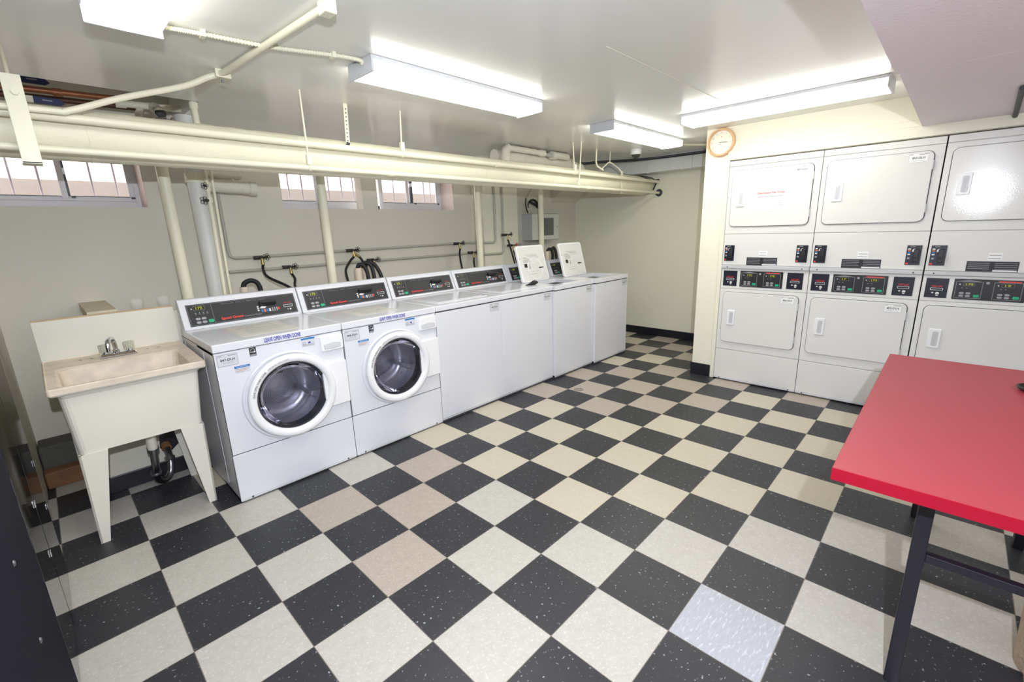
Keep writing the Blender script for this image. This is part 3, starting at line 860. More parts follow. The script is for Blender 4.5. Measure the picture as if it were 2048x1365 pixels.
# ------------------------------------------------------------------ stacked dryers along the right wall
def dryer(cy, top_no, low_no, label, leds=('175', '175')):
    t = thing('stacked_dryer', label, 'tumble dryer', (4.16, cy, 0), math.radians(-90), 'stacked tumble dryers on the right wall')
    hw = 0.338; D = 0.72
    E = 'enamel_dryer'
    b = MB(); b.box(-hw, hw, 0.012, D, 0.012, 1.948, E, 0.003)
    b.box(-hw+0.02, hw-0.02, 0.03, D-0.02, 0.0, 0.02, 'gap_dark'); b.build('cabinet', t)
    def panel(name, z0, z1, y0=0.0, r=0.006, m=E):
        b = MB(); b.box(-hw, hw, y0, 0.013, z0, z1, m, 0.003); return b
    panel('kick', 0.014, 0.301).build('kick_panel', t)
    k = MB(); k.box(-hw+0.004, hw-0.004, -0.001, 0.001, 0.014, 0.030, 'sticker')
    for x in (-hw+0.05, hw-0.05): k.lathe([(0.0001, -0.003), (0.005, -0.002), (0.006, 0)], 'gap_dark', (x, -0.001, 0.022), n=10)
    k.build('toe_strip', t)
    panel('lower', 0.304, 0.864).build('lower_front', t)
    panel('ctl', 0.868, 1.045, 0.002).build('control_front', t)
    b = MB(); b.box(-hw, hw, -0.014, 0.012, 1.047, 1.076, 'cab_gray', 0.004)
    for x in (-hw+0.05, hw-0.05): b.lathe([(0.0001, -0.003), (0.004, -0.002), (0.005, 0)], 'gap_dark', (x, -0.014, 1.060), n=10)
    b.build('ledge', t)
    panel('mid', 1.078, 1.3415).build('coin_front', t)
    panel('up', 1.3445, 1.903).build('upper_front', t)
    panel('top', 1.906, 1.950).build('top_strip', t)
    for z0, z1, number, hz in ((1.408, 1.868, top_no, 1.639), (0.378, 0.836, low_no, 0.607)):
        b = MB()
        b.rr(-0.307, 0.293, z0-0.003, z1+0.003, 0.040, -0.002, 0.0, 'gap_dark', n=8)
        b.rr(-0.303, 0.289, z0, z1, 0.037, -0.013, -0.001, E, 0.003, n=8)
        d = b.build('door', t)
        b = MB()
        b.rr(-0.256, -0.190, hz-0.068, hz+0.068, 0.006, -0.021, -0.0125, 'plastic_white', 0.003)
        b.rr(-0.236, -0.204, hz-0.052, hz+0.052, 0.010, -0.0222, -0.020, 'fixture_white', 0.001)
        b.add([(-0.232, -0.0226, hz-0.048), (-0.218, -0.0226, hz-0.050), (-0.206, -0.0226, hz+0.045), (-0.232, -0.0226, hz+0.036)], [(0, 1, 2, 3)], 'cab_gray')
        b.build('handle', d)
        for hzz in (z0+0.09, z1-0.09):
            b = MB(); b.cyl((0.290, -0.010, hzz-0.028), (0.290, -0.010, hzz+0.028), 0.005, 'cab_gray', n=8); b.build('hinge', d)
        if number:
            x0, x1, za, zb = 0.158, 0.264, z1-0.070, z1-0.008
            b = MB(); b.box(x0, x1, -0.0138, -0.0130, za, zb, 'paper')
            y = -0.0144
            b.outline(x0+0.002, x1-0.002, za+0.002, zb-0.002, 0.0014, y, 'print_gray', 0.003)
            b.text('CSC', x0+0.006, zb-0.013, 0.007, y, 'print_black', w=0.018); b.quad(x0+0.055, x1-0.007, zb-0.012, zb-0.008, y, 'print_gray')
            b.text(number, (x0+x1)/2, za+0.024, 0.014, y, 'print_black', w=0.066, bold=0.02, center=True)
            b.quad(x0+0.02, x1-0.02, za+0.012, za+0.0135, y, 'print_gray')
            b.build('number_tag', d)
    # coin slides
    for x0 in (-0.324, 0.232):
        b = MB()
        b.box(x0, x0+0.080, -0.004, 0.0, 1.112, 1.248, 'panel_blue_black', 0.001)
        y = -0.0046
        b.text('COIN', x0+0.018, 1.236, 0.006, y, 'print_white', w=0.026)
        for q, mm in enumerate(('print_white', 'print_cyan', 'print_orange', 'print_white')): b.quad(x0+0.007, x0+0.022, 1.181+0.0125*q, 1.190+0.0125*q, y, mm)
        b.quad(x0+0.008, x0+0.022, 1.152, 1.166, y, 'print_gray'); b.quad(x0+0.004, x0+0.018, 1.117, 1.128, y, 'print_red')
        b.add([(x0+0.028, y, 1.205), (x0+0.040, y, 1.203), (x0+0.046, y, 1.226), (x0+0.032, y, 1.222)], [(0, 1, 2, 3)], 'print_white')
        c = b.build('coin_slide', t)
        b = MB()
        b.box(x0+0.040, x0+0.068, -0.030, -0.004, 1.136, 1.222, 'panel_black', 0.003)
        b.box(x0+0.046, x0+0.062, -0.055, -0.030, 1.160, 1.170, 'rubber', 0.002)
        b.build('slide', c)
    b = MB()
    b.box(-0.137, 0.100, -0.0015, 0.0, 1.080, 1.146, 'print_black')
    for q in range(4):
        b.quad(-0.130, -0.030, 1.096+0.012*q, 1.099+0.012*q, -0.002, 'print_gray'); b.quad(-0.005, 0.094, 1.096+0.012*q, 1.099+0.012*q, -0.002, 'print_gray')
    b.quad(-0.012, 0.096, 1.081, 1.091, -0.0018, 'print_white')
    b.build('instruction_label', t)
    b = MB()
    b.box(-0.045, 0.020, -0.0008, 0.0, 1.155, 1.200, 'paper'); b.quad(-0.038, 0.014, 1.183, 1.187, -0.0012, 'print_gray'); b.quad(-0.042, 0.014, 1.163, 1.167, -0.0012, 'print_gray')
    b.build('notice_sticker', t)
    # card readers and the double control panel
    for x0 in (-0.318, 0.188):
        b = MB(); b.box(x0, x0+0.115, -0.001, 0.002, 0.892, 1.026, 'panel_blue_black')
        y = -0.0016
        b.text('INSERT CARD', x0+0.030, 0.968, 0.010, y, 'print_red', w=0.058); b.quad(x0+0.034, x0+0.084, 0.9655, 0.9670, y, 'print_red')
        b.outline(x0+0.026, x0+0.092, 0.944, 0.960, 0.0025, y, 'print_white', 0.002)
        b.lathe([(0.0001, 0), (0.010, 0)], 'print_white', (x0+0.066, y, 0.922), n=14); b.quad(x0+0.060, x0+0.072, 0.905, 0.918, y, 'print_white'); b.quad(x0+0.036, x0+0.046, 0.922, 0.930, y, 'print_white')
        b.build('card_reader', t)
    b = MB()
    b.box(-0.177, 0.157, -0.002, 0.002, 0.890, 1.028, 'panel_black')
    y = -0.0026
    for x0 in (-0.167, 0.012):
        b.outline(x0, x0+0.128, 0.900, 1.012, 0.0022, y, 'print_gray', 0.003)
        b.add([(x0+0.01, y, 1.013), (x0+0.118, y, 1.013), (x0+0.064, y, 1.021)], [(0, 1, 2)], 'print_gray')
        b.outline(x0+0.035, x0+0.090, 0.982, 1.004, 0.001, y, 'print_gray'); b.quad(x0+0.016, x0+0.022, 0.988, 0.995, y, 'print_white')
        for q in range(2): b.quad(x0+0.030+q*0.022, x0+0.036+q*0.022, 0.966, 0.970, y, 'print_gray')
    b.lathe([(0.0001, 0), (0.009, 0)], 'print_gray', (-0.018, y, 1.006), n=14)
    b.quad(0.03, 0.13, 1.0135, 1.021, y-0.0002, 'print_red')
    cp = b.build('control_panel', t)
    for k, x0 in enumerate((-0.167, 0.012)):
        b = MB(); b.box(x0+0.037, x0+0.088, -0.0034, -0.002, 0.984, 1.002, 'led_window')
        b.text(leds[k], x0+0.048, 0.9865, 0.013, -0.0038, 'led_yellow', w=0.010+0.0085*len(leds[k]), bold=0.02); b.build('display', cp)
        for q in range(4):
            b = MB(); xx = x0+0.022+(q % 2)*0.032; zz = 0.908+(q//2)*0.018
            b.rr(xx, xx+0.024, zz, zz+0.014, 0.006, -0.005, -0.002, 'print_gray', 0.001); b.build('button', cp)
        b = MB(); b.rr(x0+0.092, x0+0.120, 0.908, 0.926, 0.004, -0.005, -0.002, 'button_green', 0.001); b.build('button', cp, label='green start button')
    return t
dryer(-1.842, '857-DLH', '856-DLH', 'white stacked tumble dryer farthest along the wall, next to the clock corner', ('175', '175'))
dryer(-2.522, '853-DLH', '852-DLH', 'white stacked tumble dryer in the middle of the three', ('17', '175'))
dryer(-3.205, '', '', 'white stacked tumble dryer behind the red table at the right edge', ('175', '19'))
# notice on the first dryer
b = MB()
b.box(-0.140, 0.140, -0.001, 0.0, -0.111, 0.111, 'paper')
b.text('Designated Pet Dryer', -0.100, 0.020, 0.022, -0.0014, 'print_red', w=0.205, bold=0.02)
b.quad(-0.095, 0.090, 0.002, 0.006, -0.0014, 'print_gray')
b.quad(0.050, 0.085, -0.052, -0.049, -0.0014, 'print_gray'); b.quad(0.045, 0.095, -0.068, -0.065, -0.0014, 'print_gray')
b.build('paper_notice', None, 'white paper notice with red heading taped to the upper dryer door', 'paper notice', loc=(4.16-0.0135, -1.846, 1.638), rotz=math.radians(-90))

# ------------------------------------------------------------------ laundry sink
def sink():
    t = thing('laundry_sink', 'cream plastic laundry tub on four tapered legs beside the washers', 'sink', (0.10, 0.05, 0))
    o = Matrix.Translation((-0.10, -0.05, 0))
    def B(): b = MB(); b.M = o; return b
    X0, X1, F, R = -0.205, 0.402, -0.21, 0.385
    zt = lambda y: 0.823+(y-F)/(R-F)*0.026
    b = B()
    def ring(x0, x1, y0, y1, dz, r=0.02, n=4):
        pts = []
        for (cx, cy, a0) in ((x1-r, y1-r, 0), (x0+r, y1-r, 90), (x0+r, y0+r, 180), (x1-r, y0+r, 270)):
            for k in range(n+1):
                a = math.radians(a0+90*k/n); x, y = cx+r*math.cos(a), cy+r*math.sin(a)
                pts.append((x, y, zt(y)+dz))
        return pts
    rings = [
        (ring(-0.130, 0.315, -0.130, 0.155, -0.345, 0.03), 'tub'),
        (ring(-0.157, 0.342, -0.160, 0.190, -0.351, 0.03), 'tub'),
        (ring(-0.172, 0.370, -0.172, 0.215, -0.062, 0.03), 'tub'),
        (ring(-0.182, 0.380, -0.182, 0.225, -0.045, 0.03), 'tub'),
        (ring(X0+0.006, X1-0.006, F+0.006, R-0.006, -0.036, 0.012), 'tub'),
        (ring(X0, X1, F, R, -0.028, 0.015), 'tub'),
        (ring(X0, X1, F, R, -0.004, 0.015), 'tub_stained'),
        (ring(X0+0.005, X1-0.005, F+0.005, R-0.004, 0.001, 0.013), 'tub_stained'),
        (ring(X0+0.010, X1-0.010, F+0.010, R-0.006, -0.004, 0.013), 'tub_stained'),
        (ring(-0.162, 0.358, -0.165, 0.190, -0.006, 0.03), 'tub_stained'),
        (ring(-0.150, 0.346, -0.154, 0.178, -0.016, 0.04), 'tub_stained'),
        (ring(-0.120, 0.310, -0.125, 0.130, -0.320, 0.04), 'tub_stained'),
    ]
    vs = []; n = len(rings[0][0])
    for rg, m in rings: vs += rg
    for k in range(len(rings)-1):
        b.add([*rings[k][0], *rings[k+1][0]], [(i, (i+1) % n, n+(i+1) % n, n+i) for i in range(n)], rings[k+1][1], False)
    b.add(rings[-1][0], [tuple(range(n))], 'tub_stained'); b.add(rings[0][0], [tuple(range(n))], 'tub')
    for x, y in ((-0.057, 0.30), (-0.013, 0.298), (0.231, 0.305), (0.282, 0.308)):
        b.lathe([(0.0001, zt(y)-0.0035), (0.006, zt(y)-0.0035)], 'base_black', (x, y, 0), axis='z', n=12)
    b.lathe([(0.0001, 0.522), (0.02, 0.522), (0.028, 0.526)], 'steel', (0.125, 0.0, 0), axis='z', n=20)
    b.build('basin', t)
    for sx, sy in ((-1, -1), (1, -1), (-1, 1), (1, 1)):          # angled tapered legs
        b = B()
        xo = -0.160 if sx < 0 else 0.345; yo = -0.166 if sy < 0 else 0.200
        yf = -0.158 if sy < 0 else 0.285
        xf = -0.168 if sx < 0 else 0.333
        ix = -sx; iy = -sy
        zt_ = 0.474
        def leaf(pts, th, ax):
            q = [(p[0]+(ix*th if ax == 0 else 0), p[1]+(iy*th if ax == 1 else 0), p[2]) for p in pts]
            b.add(pts+q, [(0, 1, 2, 3), (4, 5, 6, 7), (0, 1, 5, 4), (1, 2, 6, 5), (2, 3, 7, 6), (3, 0, 4, 7)], 'tub')
        leaf([(xo, yo, zt_), (xo+ix*0.105, yo, zt_), (xf+ix*0.036, yf, 0), (xf, yf, 0)], 0.008, 1)
        leaf([(xo, yo, zt_), (xo, yo+iy*0.100, zt_), (xf, yf+iy*0.036, 0), (xf, yf, 0)], 0.008, 0)
        b.build('leg', t)
    b = B()
    b.box(-0.201, 0.402, 0.384, 0.395, 0.842, 1.058, 'backsplash')
    b.box(-0.201, 0.402, 0.384, 0.397, 1.058, 1.066, 'wood_trim')
    b.build('backsplash', t)
    # faucet
    f = B()
    z = zt(0.27)-0.004
    f.prism([(0.020, z), (0.180, z), (0.172, z+0.020), (0.028, z+0.020)], 0.243, 0.297, 'chrome', bev=0.003)
    ft = f.build('faucet', t)
    f = B()
    f.tube([(0.092, 0.272, z+0.018), (0.092, 0.272, z+0.060), (0.088, 0.262, z+0.090), (0.078, 0.235, z+0.104), (0.063, 0.190, z+0.100), (0.055, 0.165, z+0.080), (0.054, 0.160, z+0.045)], 0.0105, 'chrome', sub=4)
    f.cyl((0.092, 0.272, z+0.018), (0.092, 0.272, z+0.034), 0.016, 'chrome')
    f.build('spout', ft)
    for x in (0.046, 0.150):
        f = B()
        f.lathe([(0.012, z+0.018), (0.014, z+0.026), (0.0001, z+0.028)], 'chrome', (x, 0.276, 0), axis='z', n=16)
        for k in range(12):
            a = 2*math.pi*k/12
            f.cyl((x+0.019*math.cos(a), 0.276+0.019*math.sin(a), z+0.028), (x+0.021*math.cos(a), 0.276+0.021*math.sin(a), z+0.066), 0.0045, 'acrylic_knob', n=6)
        f.lathe([(0.0001, z+0.028), (0.018, z+0.030), (0.022, z+0.046), (0.020, z+0.068), (0.0001, z+0.070)], 'acrylic_knob', (x, 0.276, 0), axis='z', n=16)
        f.build('knob', ft)
    # drain trap
    d = B()
    d.cyl((0.125, 0.0, 0.44), (0.125, 0.03, 0.34), 0.024, 'tub', n=16)
    d.tube([(0.125, 0.03, 0.345), (0.125, 0.10, 0.20), (0.125, 0.18, 0.135), (0.135, 0.22, 0.075), (0.165, 0.25, 0.045), (0.200, 0.28, 0.065), (0.215, 0.30, 0.12), (0.218, 0.33, 0.165), (0.219, 0.372, 0.188)], 0.019, 'steel', sub=4, n=14)
    for p, q in (((0.125, 0.028, 0.348), (0.125, 0.038, 0.325)), ((0.125, 0.165, 0.146), (0.126, 0.180, 0.130)), ((0.2155, 0.303, 0.128), (0.217, 0.322, 0.152))):
        d.cyl(p, q, 0.027, 'steel', n=12)
    d.build('drain_trap', t)
    return t
sink()
b = MB(); b.M = Matrix.Translation((0, 0.409, 0)); b.prism([(0.19, 0.19), (0.24, 0.15), (0.30, 0.20), (0.34, 0.26), (0.27, 0.285), (0.20, 0.27)], -0.0005, 0.0, 'base_black')
b.cyl((0.22, -0.032, 0.190), (0.22, 0.0, 0.205), 0.027, 'wood_brown', n=14)
b.build('drain_sleeve', None, 'rusty pipe sleeve in the ragged dark wall hole behind the sink trap', 'pipe')
for k, (x, lab) in enumerate(((0.245, 'clear plastic cup behind the backsplash, the one nearer the faucet'), (0.372, 'clear plastic cup behind the backsplash, the one nearer the washer'))):
    b = MB(); b.lathe([(0.0001, 0), (0.024, 0.0), (0.034, 0.088), (0.0345, 0.090), (0.033, 0.088), (0.0235, 0.003)], 'cup_plastic', axis='z', n=24)
    b.build('plastic_cup', None, lab, 'cup', 'clear cups on the ledge behind the sink', loc=(x, 0.435, 1.0302))
b = MB(); b.prism([(0.02, 1.031), (0.15, 1.031), (0.15, 1.075), (0.02, 1.075)], 0.43, 1.05, 'wood_beige')
center_origin(b.build('wood_board', None, 'beige board bridging the ledge and the wall behind the sink', 'board'))
b = MB(); b.box(-0.335, -0.13, 0.76, 0.855, 0.0, 0.105, 'wood_brown', 0.008)
center_origin(b.build('wood_block', None, 'brown wooden block on the floor in the corner left of the sink', 'wood block'))
b = MB(); b.box(-0.335, -0.02, 0.86, 1.045, 0.0, 0.24, 'concrete', 0.01)
center_origin(b.build('concrete_block', None, 'grey concrete block on the floor behind the brown wood in the left corner', 'concrete block'))

# ------------------------------------------------------------------ pipes
def pipe(name, label, pts, r, m, cat='pipe', group=None, sub=0, extra=None, n=16, parent=None):
    b = MB(); b.tube(pts, r, m, n=n, sub=sub)
    if extra: extra(b)
    return center_origin(b.build(name, parent, label, cat, group))
# big insulated main: pipe body with joint rings
def main_extra(b):
    for x in (0.15, 1.02, 2.55, 3.35, 4.35):
        b.lathe([(0.1115, -0.004), (0.1135, 0.0), (0.1115, 0.004)], 'pipe_cream', (x, -0.066, 1.92), axis='x', n=40)
def big_pipe():
    b = MB(); N = 150; n = 36
    vs = []
    for i in range(N+1):
        x = -1.148+6.59*i/N
        for k in range(n):
            a = 2*math.pi*k/n
            rough = 0.0035 if 0.28 < x < 1.0 else 0.0012
            dr = noise.noise(Vector((x*14, math.cos(a)*4, math.sin(a)*4)))*rough
            r = 0.111+dr-(0.02*max(0, (x-5.25)/0.19) if x > 5.25 else 0)
            vs.append((x, -0.066+r*math.cos(a), 1.92+r*math.sin(a)))
    b.add(vs, [(i*n+k, i*n+(k+1) % n, (i+1)*n+(k+1) % n, (i+1)*n+k) for i in range(N) for k in range(n)], 'pipe_insulated', True)
    main_extra(b)
    return center_origin(b.build('insulated_pipe', None, 'thick cream insulated pipe running the length of the room under the ceiling', 'pipe'))
big_pipe()
def coupl(xs, y, z, r):
    def f(b):
        for x in xs: b.cyl((x-0.022, y, z), (x+0.022, y, z), r, 'pipe_cream', n=16)
    return f
pipe('water_pipe', 'slim cream pipe along the upper front of the thick insulated pipe', [(-1.148, -0.222, 1.962), (5.445, -0.222, 1.962)], 0.019, 'pipe_cream', extra=coupl((2.62, -0.6), -0.222, 1.962, 0.024))
pipe('water_pipe', 'slim cream pipe along the lower front of the thick insulated pipe', [(-1.148, -0.228, 1.832), (5.445, -0.228, 1.832)], 0.015, 'pipe_cream', extra=coupl((1.62, 3.9), -0.228, 1.832, 0.020))
b = MB(); b.lathe([(0.014, 0), (0.042, 0.001), (0.045, -0.004), (0.040, -0.010), (0.016, -0.012)], 'gap_dark', (5.446, -0.228, 1.832), axis='x', n=24)
center_origin(b.build('wall_flange', None, 'dark round flange where the lower slim pipe enters the end wall', 'pipe flange'))
# conduit that crosses the ceiling diagonally
pipe('conduit_pipe', 'painted conduit rising from the pipes and crossing the ceiling past the left lamp',
     [(-0.30, -0.262, 1.972), (0.04, -0.262, 1.976), (0.10, -0.262, 1.985), (0.28, -0.262, 2.062), (0.52, -0.268, 2.150), (0.62, -0.30, 2.20), (0.672, -0.36, 2.217), (0.700, -0.70, 2.2175), (0.744, -1.285, 2.2175)], 0.013, 'pipe_cream', sub=5)
b = MB(); b.box(0.725, 0.770, -1.335, -1.280, 2.19, ZC, 'pipe_cream', 0.004)
center_origin(b.build('junction_box', None, 'small painted fitting at the ceiling end of the diagonal conduit', 'electrical fitting'))
b = MB(); b.box(0.645, 0.71, -0.345, -0.330, 2.20, ZC, 'pipe_cream'); b.cyl((0.672, -0.337, 2.19), (0.672, -0.337, 2.18), 0.006, 'steel', n=8)
center_origin(b.build('pipe_clamp', None, 'small strap clamp holding the bent conduit to the ceiling', 'clamp'))
def ribs(t): return 0.0085+0.0014*math.sin(t*2*math.pi*110)
b = MB(); b.tube([(0.366, -0.745, 2.222), (0.50, -0.762, 2.2245), (0.75, -0.80, 2.2245), (0.97, -0.878, 2.2245), (1.08, -0.905, 2.222), (1.099, -0.90, 2.212)], 0.0085, 'pipe_cream', rf=ribs, sub=110, n=8)
for p in ((0.50, -0.762), (0.97, -0.878)): b.box(p[0]-0.008, p[0]+0.008, p[1]-0.018, p[1]+0.018, 2.212, 2.235, 'pipe_cream')
center_origin(b.build('flexible_conduit', None, 'white ribbed flexible conduit linking the two lamps above the washers', 'conduit'))

# hangers
def rod(name, label, p0, p1, r=0.0055, clamp=None, extra=None, group='hanger rods for the overhead pipes'):
    b = MB(); b.cyl(p0, p1, r, 'pipe_cream', n=8)
    if clamp:
        x, y, z, rr = clamp
        b.lathe([(rr, -0.008), (rr+0.004, -0.008), (rr+0.004, 0.008), (rr, 0.008)], 'pipe_cream', (x, y, z), axis='x', n=20)
        b.box(x-0.014, x+0.014, y-0.018, y+0.004, z+rr, z+rr+0.055, 'pipe_cream', 0.002)
    if extra: extra(b)
    return center_origin(b.build(name, None, label, 'pipe hanger', group))
rod('hanger_rod', 'thin hanger rod left of the perforated strap, holding the lower slim pipe', (1.072, -0.255, ZC), (1.085, -0.228, 1.87), clamp=(1.085, -0.228, 1.832, 0.015))
rod('hanger_rod', 'thin hanger rod right of the perforated strap, holding the upper slim pipe', (1.745, -0.21, ZC), (1.727, -0.222, 2.0), clamp=(1.727, -0.222, 1.962, 0.019))
rod('hanger_rod', 'farther of the two close hanger rods near the end wall, shorter one', (3.625, -0.24, ZC), (3.672, -0.222, 2.0), clamp=(3.672, -0.222, 1.962, 0.019))
rod('hanger_rod', 'long hanger rod near the end wall reaching the lower slim pipe', (3.700, -0.285, ZC), (3.722, -0.242, 1.87), clamp=(3.722, -0.228, 1.832, 0.015))
rod('hanger_rod', 'bent hanger rod shaped like a hook beside the split hanger', (4.205, -0.12, ZC), (4.200, -0.12, 2.11), r=0.009, extra=lambda b: b.tube([(4.200, -0.12, 2.11), (4.215, -0.125, 2.07), (4.28, -0.16, 2.03)], 0.009, 'pipe_cream', n=8))
def vee(b):
    b.tube([(4.31, -0.12, 2.050), (4.44, -0.12, 2.125), (4.50, -0.12, 2.125), (4.62, -0.14, 2.075), (4.62, -0.187, 2.02)], 0.008, 'pipe_cream', n=8)
    b.box(4.60, 4.64, -0.187, -0.181, 1.80, 2.04, 'pipe_cream')
rod('hanger_rod', 'split hanger with two arms cradling the thick pipe near the duct', (4.47, -0.12, ZC), (4.47, -0.12, 2.125), extra=vee)
b = MB()                                             # perforated strap
M = Matrix(((1, 0, 0.04, 1.391-0.04*2.235), (0, 1, 0.0, -0.151), (0, 0, 1, 0), (0, 0, 0, 1)))
b.M = M; b.box(-0.013, 0.013, 0, 0.002, 2.0, ZC, 'pipe_cream')
for k in range(9): b.lathe([(0.0001, 0), (0.0045, 0)], 'gap_dark', (0, -0.0006, 2.02+0.023*k), n=8)
b.M = Matrix.Identity(4); b.cyl((1.372, -0.151, 2.004), (1.390, -0.151, 2.000), 0.010, 'gap_dark', n=8)
center_origin(b.build('perforated_strap', None, 'perforated metal strap hanging from the ceiling between two hanger rods', 'pipe hanger'))
b = MB()                                             # big flat strap at the left
b.box(-0.080, -0.022, -0.286, -0.279, 1.765, 2.09, 'pipe_cream', 0.002)
b.box(-0.080, -0.022, -0.286, -0.20, 1.765, 1.771, 'pipe_cream')
b.lathe([(0.0001, -0.010), (0.012, -0.010), (0.0125, 0.0)], 'pipe_cream', (-0.048, -0.286, 2.025), n=6, smooth=False)
b.cyl((-0.055, -0.272, 2.088), (-0.050, -0.10, ZC), 0.007, 'pipe_cream', n=8)
center_origin(b.build('strap_hanger', None, 'wide flat painted strap with a bolt holding the thick pipe at far left', 'pipe hanger'))

# copper pipes, blue valves in the raised recess
def copper_extra(b):
    b.cyl((0.13, 0.76, 2.2735), (0.17, 0.76, 2.2745), 0.021, 'copper', n=14)
pipe('copper_pipe', 'bright copper pipe above the thick pipe, upper of the two', [(-0.33, 0.76, 2.262), (0.40, 0.76, 2.283)], 0.0165, 'copper', extra=copper_extra)
pipe('copper_pipe', 'dark tarnished copper pipe, lower of the two', [(-0.33, 0.82, 2.236), (0.50, 0.82, 2.258)], 0.0165, 'copper_dark')
for k, (x, y, z, lab) in enumerate(((0.0, 0.74, 2.312, 'blue valve handle above the bright copper pipe'), (0.045, 0.78, 2.222, 'blue valve handle below the bright copper pipe'))):
    b = MB()
    b.prism([(0, 0), (0.105, 0.0), (0.125, 0.012), (0.105, 0.034), (0, 0.036)], -0.008, 0.008, 'handle_blue', bev=0.002)
    b.box(0.035, 0.075, -0.0088, -0.008, 0.016, 0.022, 'print_gray')
    b.box(-0.03, 0.0, -0.012, 0.012, 0.002, 0.034, 'pipe_cream', 0.002)
    b.build('valve_handle', None, lab, 'valve', 'blue valve handles on the copper pipes', loc=(x, y-0.02, z-0.018))
pipe('water_pipe', 'short cream pipe between the copper pipes and the corner riser', [(0.44, 0.80, 2.270), (0.835, 0.80, 2.283)], 0.020, 'pipe_cream', extra=lambda b: b.cyl((0.40, 0.80, 2.268), (0.45, 0.80, 2.27), 0.026, 'insul_white'))
def tee(b):
    b.cyl((0.585, 0.76, 2.262), (0.590, 0.66, 2.215), 0.030, 'insul_white', n=18)
    b.lathe([(0.0001, -0.002), (0.026, -0.001), (0.030, 0.004)], 'valve_dark', (0.592, 0.655, 2.214), n=18)
    rnd = random.Random(2)
    for k in range(26):
        x = 0.605+rnd.uniform(-0.045, 0.045); y = 0.64+rnd.uniform(-0.02, 0.02); z = 2.165+rnd.uniform(-0.02, 0.02)
        b.lathe([(0.0001, -0.010), (0.009, -0.004), (0.010, 0.004), (0.0001, 0.010)], 'foil', (x, y, z), axis=('x', 'y', 'z')[k % 3], n=6, smooth=False)
b = MB(); tee(b); b.tube([(0.52, 0.80, 2.255), (0.50, 0.78, 2.21), (0.515, 0.76, 2.165)], 0.018, 'insul_white', sub=4)
center_origin(b.build('pipe_fitting', None, 'capped pipe stub with crumpled foil hanging below the ceiling recess', 'pipe fitting'))

pipe('water_riser', 'cream riser in the corner of the ceiling recess above the thick pipe', [(0.706, 0.372, 1.99), (0.706, 0.372, 2.499)], 0.018, 'pipe_cream', extra=lambda b: b.cyl((0.706, 0.372, 2.20), (0.706, 0.372, 2.235), 0.023, 'pipe_cream', n=14))
# soil pipe and risers behind the first washer
def stub(b): pass
pipe('drain_stack', 'fat cream vertical pipe beside the thin risers behind the sink corner', [(0.738, 0.76, 0.0), (0.738, 0.76, 2.234)], 0.058, 'stack_white', extra=lambda b: (b.cyl((0.738, 0.76, 1.82), (0.738, 0.76, 1.88), 0.066, 'pipe_cream', n=24)))
def wheel(b, c, r, m, axis='y', petals=5):
    for k in range(petals):
        a = 2*math.pi*k/petals
        px, pz = r*0.62*math.cos(a), r*0.62*math.sin(a)
        b.lathe([(r*0.30, -0.003), (r*0.42, 0.0), (r*0.30, 0.003)], m, (c[0]+px, c[1], c[2]+pz), n=10)
    b.lathe([(0.0001, -0.004), (r*0.25, -0.004), (r*0.25, 0.004)], m, c, n=8)
def riser1(b):
    b.cyl((0.770, 0.66, 1.76), (0.770, 0.66, 1.80), 0.018, 'pipe_cream', n=14); b.cyl((0.770, 0.66, 1.685), (0.770, 0.66, 1.72), 0.018, 'pipe_cream', n=14)
    b.cyl((0.770, 0.66, 1.70), (0.733, 0.62, 1.70), 0.006, 'valve_dark', n=8); wheel(b, (0.728, 0.615, 1.698), 0.026, 'valve_dark')
    b.cyl((0.770, 0.66, 1.79), (0.745, 0.62, 1.79), 0.006, 'valve_dark', n=8); wheel(b, (0.744, 0.615, 1.79), 0.022, 'valve_dark')
pipe('water_riser', 'thin cream riser with two handwheel valves beside the fat pipe', [(0.752, 0.66, 0.0), (0.755, 0.66, 1.0), (0.768, 0.66, 1.62), (0.772, 0.66, 1.95), (0.80, 0.74, 2.05), (0.805, 0.76, 2.234)], 0.013, 'pipe_cream', extra=riser1)
pipe('water_riser', 'plain thin cream riser right of the valved one', [(0.790, 0.66, 0.0), (0.795, 0.66, 1.2), (0.808, 0.66, 1.95)], 0.009, 'pipe_cream')
def cap1(b):
    b.cyl((1.085, 0.86, 1.805), (1.13, 0.86, 1.803), 0.050, 'insul_white', n=20)
    b.cyl((0.985, 0.86, 1.85), (0.985, 0.86, 1.865), 0.010, 'pipe_cream', n=8)
pipe('capped_pipe', 'short fat horizontal pipe with rounded end left of the middle window, lower one', [(0.80, 0.86, 1.818), (1.10, 0.86, 1.805)], 0.044, 'insul_white', extra=cap1, n=20)
pipe('capped_pipe', 'short horizontal pipe just below the thick pipe, upper one', [(0.80, 0.94, 1.915), (1.05, 0.94, 1.905)], 0.036, 'insul_white', n=20, extra=lambda b: b.lathe([(0.036, 0), (0.030, 0.015), (0.0001, 0.022)], 'insul_white', (1.05, 0.94, 1.905), axis='x', n=16))

# posts
def post(x, label, y=0.60):
    b = MB()
    b.tube([(x, y, 0), (x, y, 1.90), (x, y-0.02, 1.955), (x, y-0.09, 1.985), (x, 0.04, 1.985)], 0.033, 'pipe_cream', n=20)
    b.cyl((x, y, 0), (x, y, 0.03), 0.045, 'pipe_cream')
    return center_origin(b.build('vertical_pipe', None, label, 'pipe', 'vertical pipes behind the washers'))
post(0.530, 'cream vertical pipe between the sink and the first washer')
post(1.516, 'cream vertical pipe in front of the middle window')
post(3.135, 'cream vertical pipe in front of the pier beside the right window')
post(4.135, 'cream vertical pipe in front of the grey wall cabinet')

